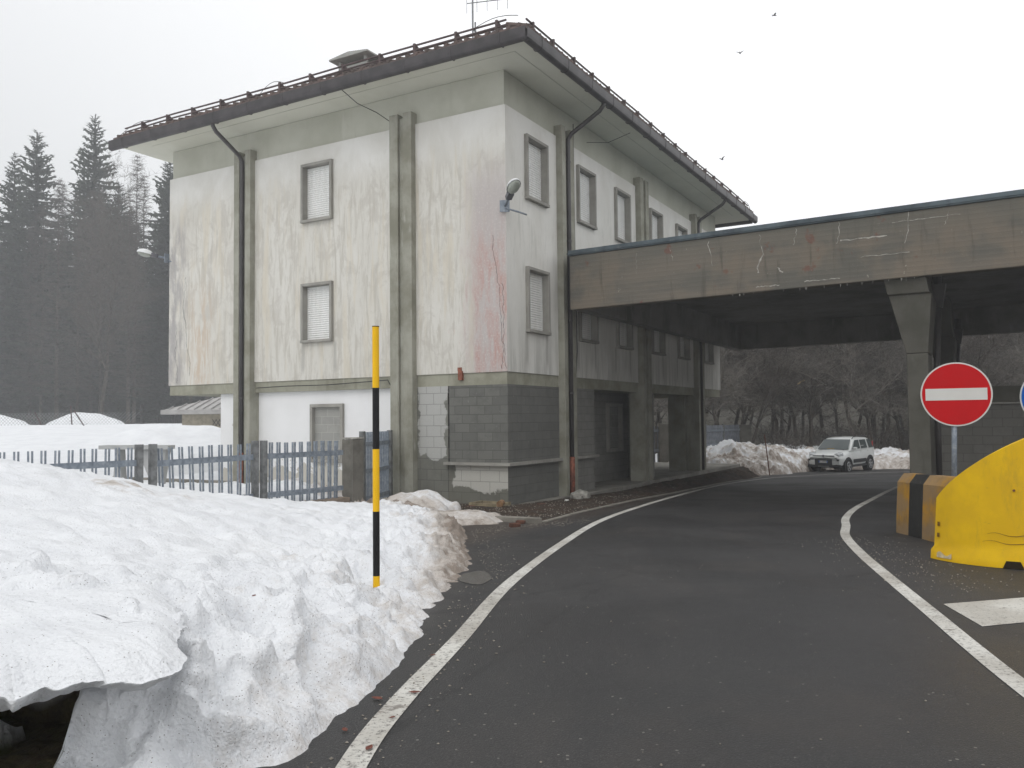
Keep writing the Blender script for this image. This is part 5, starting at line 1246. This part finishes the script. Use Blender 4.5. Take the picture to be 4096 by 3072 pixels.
# ------------------------------------------------------------------ birds
BIRDM = simple('bird_feathers', (.015, .015, .017), .7, .3)
def bird(x, y, z, rz, fold, s, label, perched=False):
    b = MB(); b.tube([(-.10, 0, 0), (-.05, 0, .01), (.0, 0, .012), (.05, 0, .012), (.085, 0, .02), (.11, 0, .015), (.135, 0, .01)], [.008, .025, .034, .03, .02, .022, .003], 8)
    b.add([(-.08, .012, 0), (-.17, .035, 0), (-.17, -.035, 0), (-.08, -.012, 0), (-.12, 0, .008)], [(0, 1, 4), (1, 2, 4), (2, 3, 4), (3, 0, 4), (3, 2, 1, 0)])
    for s_ in (-1, 1):
        sp = .08 if perched else .24; up_ = .0 if perched else fold
        b.add([(.05, s_*.02, .015), (-.05, s_*.02, .012), (.04, s_*sp*.5, .02+up_*.7), (-.06, s_*sp*.5, .015+up_*.6), (-.02, s_*sp, .01+up_), (.03, s_*sp*.5, .01+up_*.7), (-.05, s_*sp*.5, .006+up_*.6)], [(0, 1, 3, 2), (2, 3, 4), (1, 0, 5, 6), (6, 5, 4), (0, 2, 5), (2, 4, 5), (1, 6, 3), (3, 6, 4)])
    o = b.build('bird', BIRDM, label=label, cat='bird', group='black birds'); o.location = (x, y, z); o.rotation_euler = (0, .1, rz); o.scale = (s, s, s); return o
for (px, py, Y, rz_b, fo_, lb) in ((3097, 62, 45, .2, .05, 'tiny black bird highest in the white sky'), (2960, 213, 45, 1.2, .10, 'tiny black bird flying above the canopy, middle of the three'), (2887, 638, 45, .6, .13, 'tiny black bird just above the far end of the roof')):
    p = at(px, py, Y); bird(p.x, p.y, p.z, rz_b, fo_, 1.0, lb)
p = at(335, 1708, 40); bird(p.x, p.y, max(p.z, field(p.x, 40)+.1), 2.2, .08, .9, 'tiny black bird low over the snow field')

# ------------------------------------------------------------------ trees
BARK = simple('bark', (.075, .065, .055), .95, .1, 0, .35, 5); TWIG = simple('bare_twigs', (.095, .083, .073), .95, .1, 0, .3, 3)
TWIGP = simple('pale_twigs', (.20, .185, .165), .95, .1, 0, .3, 3)
SPR = M('spruce_needles', .9, .1); _n = SPR.noise(SPR.o, 1.6, 5, .7); SPR.color(SPR.mix(SPR.rng(_n, .35, .65), (.040, .052, .040), (.062, .078, .056))); SPR = SPR.m
def spruce(h, seed, crown=(0.12,), rmax=2.7):
    r_ = random.Random(seed); t = bpy.data.objects.new('spruce_tree', None); COL.objects.link(t)
    MB().tube([(0, 0, -.5), (0, 0, h*.5), (.05, 0, h)], [.24, .13, .015], 8).build('trunk', BARK, t)
    b = MB(); z = h*.10
    while z < h-.1:
        k = 1-z/h; L0 = rmax*(k**.72)*(.9+.2*r_.random()); nb = 8+int(7*k)
        for i in range(nb):
            an = 2*math.pi*(i+r_.random())/nb; L_ = L0*r_.uniform(.55, 1.15)+.12; dz = r_.uniform(-.35, -.12)*(1 if k > .2 else -.8)
            d = V((math.cos(an), math.sin(an), 0)); s_ = V((-d.y, d.x, 0)); p0 = V((0, 0, z+r_.uniform(-.2, .2)))
            nseg = max(3, int(L_/.28)); pts = []
            for q in range(nseg+1):
                tt = q/nseg; pts.append(p0+d*L_*tt+V((0, 0, dz*L_*tt+.18*L_*tt*tt)))
            for q in range(nseg):
                a, c = pts[q], pts[q+1]; tt = q/nseg; wv = (.10+.42*(1-tt))*L_*.42*r_.uniform(.6, 1.2)
                for sg in (-1, 1):
                    tip = a.lerp(c, 1.2)+s_*sg*wv+V((0, 0, -r_.uniform(.05, .22)*min(1, L_)))+d*wv*.5
                    b.add([a, c, tip], [(0, 1, 2)])
                    tip2 = a+s_*sg*wv*.35+V((0, 0, -r_.uniform(.12, .38)*min(1, L_))); b.add([a, c, tip2], [(0, 1, 2)])
            b.add([pts[-1]-d*.12+s_*.05, pts[-1]-d*.12-s_*.05, pts[-1]+d*.22+V((0, 0, .05))], [(0, 1, 2)])
        z += .26+.26*k*r_.uniform(.7, 1.2)
    b.add([(.06, 0, h-.5), (-.06, .03, h-.5), (.05, 0, h+.25)], [(0, 1, 2)])
    b.build('crown', SPR, t, rec=False); return t
def bare(h, seed, kind='round', twmat=None, dens=1., bmat=None):
    r_ = random.Random(seed); t = bpy.data.objects.new('bare_tree', None); COL.objects.link(t)
    tr, tw = MB(), MB()
    def seg_thin(p, q, w0, w1, b):
        d = (q-p)
        if d.length < 1e-4: return
        a = d.cross(V((r_.uniform(-1, 1), r_.uniform(-1, 1), r_.uniform(-1, 1)))).normalized(); c = d.cross(a).normalized()
        b.add([p+a*w0, p-a*w0*.5+c*w0*.87, p-a*w0*.5-c*w0*.87, q+a*w1, q-a*w1*.5+c*w1*.87, q-a*w1*.5-c*w1*.87], [(0, 1, 4, 3), (1, 2, 5, 4), (2, 0, 3, 5)])
    def grow(p, d, L_, rad, lev):
        n = 5 if lev < 2 else 3; q = p
        for i in range(n):
            d2 = (d+V((r_.gauss(0, .13), r_.gauss(0, .13), r_.gauss(.02, .10)))).normalized(); q2 = q+d2*L_/n
            ra, rb = rad*(1-.6*i/n), rad*(1-.6*(i+1)/n)
            seg_thin(q, q2, ra, rb, tr if lev == 0 else tw)
            d = d2; q = q2
            if lev < 4:
                nb = (2 if lev == 0 else (3 if lev < 3 else 3))
                if lev == 0 and i < 1: nb = 0
                for _ in range(int(nb*dens+r_.random())):
                    ax = V((r_.gauss(0, 1), r_.gauss(0, 1), r_.gauss(.2, .5))).normalized(); sp = .75 if lev else .7
                    nd = (d*(1-sp*.6)+ax*sp).normalized(); grow(q, nd, L_*r_.uniform(.34, .55), max(.007, rb*.5), lev+1)
    if kind == 'round': grow(V((0, 0, -.3)), V((r_.gauss(0, .05), r_.gauss(0, .05), 1)).normalized(), h*.85, h*.016, 0)
    elif kind == 'larch':
        for k in range(12): seg_thin(V((0, 0, h*k/12)), V((0, 0, h*(k+1)/12)), .17*(1-k/12)+.012, .17*(1-(k+1)/12)+.012, tr)
        z = h*.15
        while z < h:
            k = 1-z/h; L_ = (h*.13)*k**.8+.25
            for i in range(5):
                an = r_.random()*6.28; d = V((math.cos(an), math.sin(an), r_.uniform(-.05, .35))).normalized(); p = V((0, 0, z)); q = p+d*L_*r_.uniform(.6, 1.1)
                seg_thin(p, q, .022, .008, tw)
                for j in range(7):
                    m_ = p.lerp(q, r_.uniform(.2, 1)); seg_thin(m_, m_+V((r_.gauss(0, .25), r_.gauss(0, .25), r_.gauss(0, .16))), .009, .005, tw)
            z += .26
    elif kind == 'bush':
        for k in range(9): grow(V((r_.gauss(0, .2), r_.gauss(0, .2), -.1)), V((r_.gauss(0, .6), r_.gauss(0, .6), .9)).normalized(), h*r_.uniform(.6, 1), .03, 2)
    tr.v and tr.build('trunk', bmat or BARK, t, rec=False); tw.build('crown' if kind != 'bush' else 'branches', twmat or TWIG, t, rec=False); return t
def place(proto, first, x, y, z, s, rz, label, cat, group=None, sz=1.):
    o = proto if first else copy_tree(proto)
    if 'group' in o: del o['group']
    o.location = (x, y, z); o.scale = (s, s, s*sz); o.rotation_euler = (0, 0, rz); tag(o, label, cat, group); return o
used = {}
def put(key, proto, *a, **k):
    f = key not in used; used[key] = 1; return place(proto, f, *a, **k)
S = [spruce(22, 1, rmax=4.1), spruce(21, 2, rmax=3.6), spruce(20, 3, rmax=4.4)]
Bt = [bare(11, 11), bare(12, 12, twmat=TWIGP), bare(10, 13, twmat=TWIGP), bare(11.5, 14)]
Lr = [bare(20, 21, 'larch'), bare(19, 22, 'larch')]
Bu = [bare(2.6, 31, 'bush'), bare(2.2, 32, 'bush', twmat=TWIGP)]
for o in S+Lr: pass
def rename(o, n): o.name = n
for o in Lr: rename(o, 'larch_tree')
for o in Bu: rename(o, 'bare_bush')
gzf = lambda x, y: far_ground(x, y)
rg = random.Random(3)
# left forest: the tops that stand out
for (x, y, top, k, lb) in ((-30.05, 60, 24.2, 0, 'tallest spruce of the foggy forest with its tip left of the roof'), (-34.2, 60, 23.0, 2, 'tall broad spruce second from the left in the foggy forest'), (-36.1, 60.5, 21.6, 1, 'spruce near the left frame edge with a thin tip'), (-31.8, 62, 20.9, 1, 'small spruce tip just left of the tallest spruce'), (-28.7, 61, 19.5, 1, 'slim spruce just right of the tallest spruce'), (-24.6, 60, 21.1, 2, 'spruce half hidden behind the left edge of the building'), (-39.2, 60, 22.0, 0, 'spruce tip cut off by the left frame edge')):
    x *= 1.6; y *= 1.6; top = (top-1.88)*1.6+1.88; b0 = far_ground(x, y); h0 = (22, 21, 20)[k]; put('s%d' % k, S[k], x, y, b0, (top-b0)/h0, rg.random()*6, lb, 'spruce')
put('l0', Lr[0], -27.4*1.6, 97.6, far_ground(-43, 97), 31.5/20, 0, 'bare larch standing right of the tallest spruce', 'larch')
put('l1', Lr[1], -26.0*1.6, 94.4, far_ground(-41, 94), 28.5/19, 0, 'bare larch next to the left edge of the building', 'larch')
put('l0', Lr[0], -32.6*1.6, 96.8, far_ground(-52, 97), 1.4, 2, 'bare larch between the two tallest spruces', 'larch')
FG = 'trees packed in the foggy forest'
for i in range(40):
    x = -54+i*1.05+rg.gauss(0, .5); y = 61+rg.uniform(0, 11); s = rg.uniform(.64, .88)*1.6; x *= 1.6; y *= 1.6
    k = rg.randrange(3); put('s%d' % k, S[k], x, y, far_ground(x, y)-.3, s, rg.random()*6, 'dark spruce merging into the foggy forest left of the building', 'spruce', FG)
for i in range(22):
    x = -45+i*1.15+rg.gauss(0, .6); y = 57.5+rg.uniform(0, 2.5); k = rg.randrange(2); x *= 1.6; y *= 1.58
    put('l%d' % k, Lr[k], x, y, far_ground(x, y)-.1, 1.6*rg.uniform(.68, .93), rg.random()*6, 'brownish bare larch merging into the foggy forest left of the building', 'larch', 'bare larches packed in the foggy forest')
for i in range(34):
    x = -52+i*1.05+rg.gauss(0, .5); y = 59.0+rg.uniform(0, 3); s = rg.uniform(.38, .62)*1.6; x *= 1.6; y *= 1.6
    k = rg.randrange(3); put('s%d' % k, S[k], x, y, far_ground(x, y)-.3, s, rg.random()*6, 'dark young spruce merging into the foggy forest left of the building', 'young spruce', 'young spruces in the foggy forest')
put('b3', Bt[3], -27.6*1.5, 56.5*1.5, far_ground(-41, 85), 1.25, 1, 'pale bare tree standing alone in front of the dark forest', 'bare tree', sz=1.35)
# right wood behind the car
for i in range(58):
    y = 46.5+ (i % 4)*3.2+rg.uniform(-1.2, 1.2); x = 6.5+(i/58)*34+rg.gauss(0, .9)
    k = rg.randrange(4); put('b%d' % k, Bt[k], x, y, gzf(x, y)-.1, rg.uniform(.66, .86), rg.random()*6, 'bare grey brown tree in the dense wood behind the white car', 'bare tree', 'bare trees in the wood behind the car')
for i in range(44):
    y = 59+(i % 3)*5+rg.uniform(-2, 2); x = 6+(i/44)*48+rg.gauss(0, 1.2); k = rg.randrange(4)
    put('b%d' % k, Bt[k], x, y, gzf(x, y)-.1, rg.uniform(.62, .82), rg.random()*6, 'bare tree standing on the slope deep in the wood behind the white car', 'bare tree', 'bare trees on the slope behind the car')
for i in range(14):
    y = 66+(i % 3)*6+rg.uniform(-2, 2); x = 34+(i/14)*26+rg.gauss(0, 1.5); k = rg.randrange(3)
    put('s%d' % k, S[k], x, y, gzf(x, y)-.3, rg.uniform(.42, .55), rg.random()*6, 'dark spruce on the slope deep in the wood behind the car', 'spruce', 'spruces deep in the right hand wood')
for i in range(44):
    y = 45+rg.uniform(0, 11); x = 8+i*.78+rg.gauss(0, .5); k = rg.randrange(2)
    put('u%d' % k, Bu[k], x, y, gzf(x, y), rg.uniform(.8, 1.25), rg.random()*6, 'tangled bare bush at the edge of the wood behind the snow bank', 'bush', 'bare bushes at the wood edge')
# broken pale branch hanging in the trees
p = at(3220, 1520, 45.8); q = at(3190, 1537, 45.9)
MB().tube([p, p.lerp(q, .5)+V((0, 0, .03)), q], [.02, .05, .03], 6).build('broken_branch', simple('split_wood', (.5, .38, .2), .8, .2), label='pale freshly split branch hanging in the bare trees', cat='branch')

# ------------------------------------------------------------------ haze
hz = MB().box((-110, -14, -6.0), (100, 150, 46)).build('haze', None, kind='stuff')
hm = bpy.data.materials.new('haze_air'); hm.use_nodes = True; t_ = hm.node_tree; t_.nodes.clear()
pv = t_.nodes.new('ShaderNodeVolumePrincipled'); pv.inputs['Color'].default_value = (.93, .95, .97, 1); pv.inputs['Density'].default_value = .0019; pv.inputs['Anisotropy'].default_value = .1
ou = t_.nodes.new('ShaderNodeOutputMaterial'); t_.links.new(pv.outputs[0], ou.inputs['Volume']); hz.data.materials.append(hm)
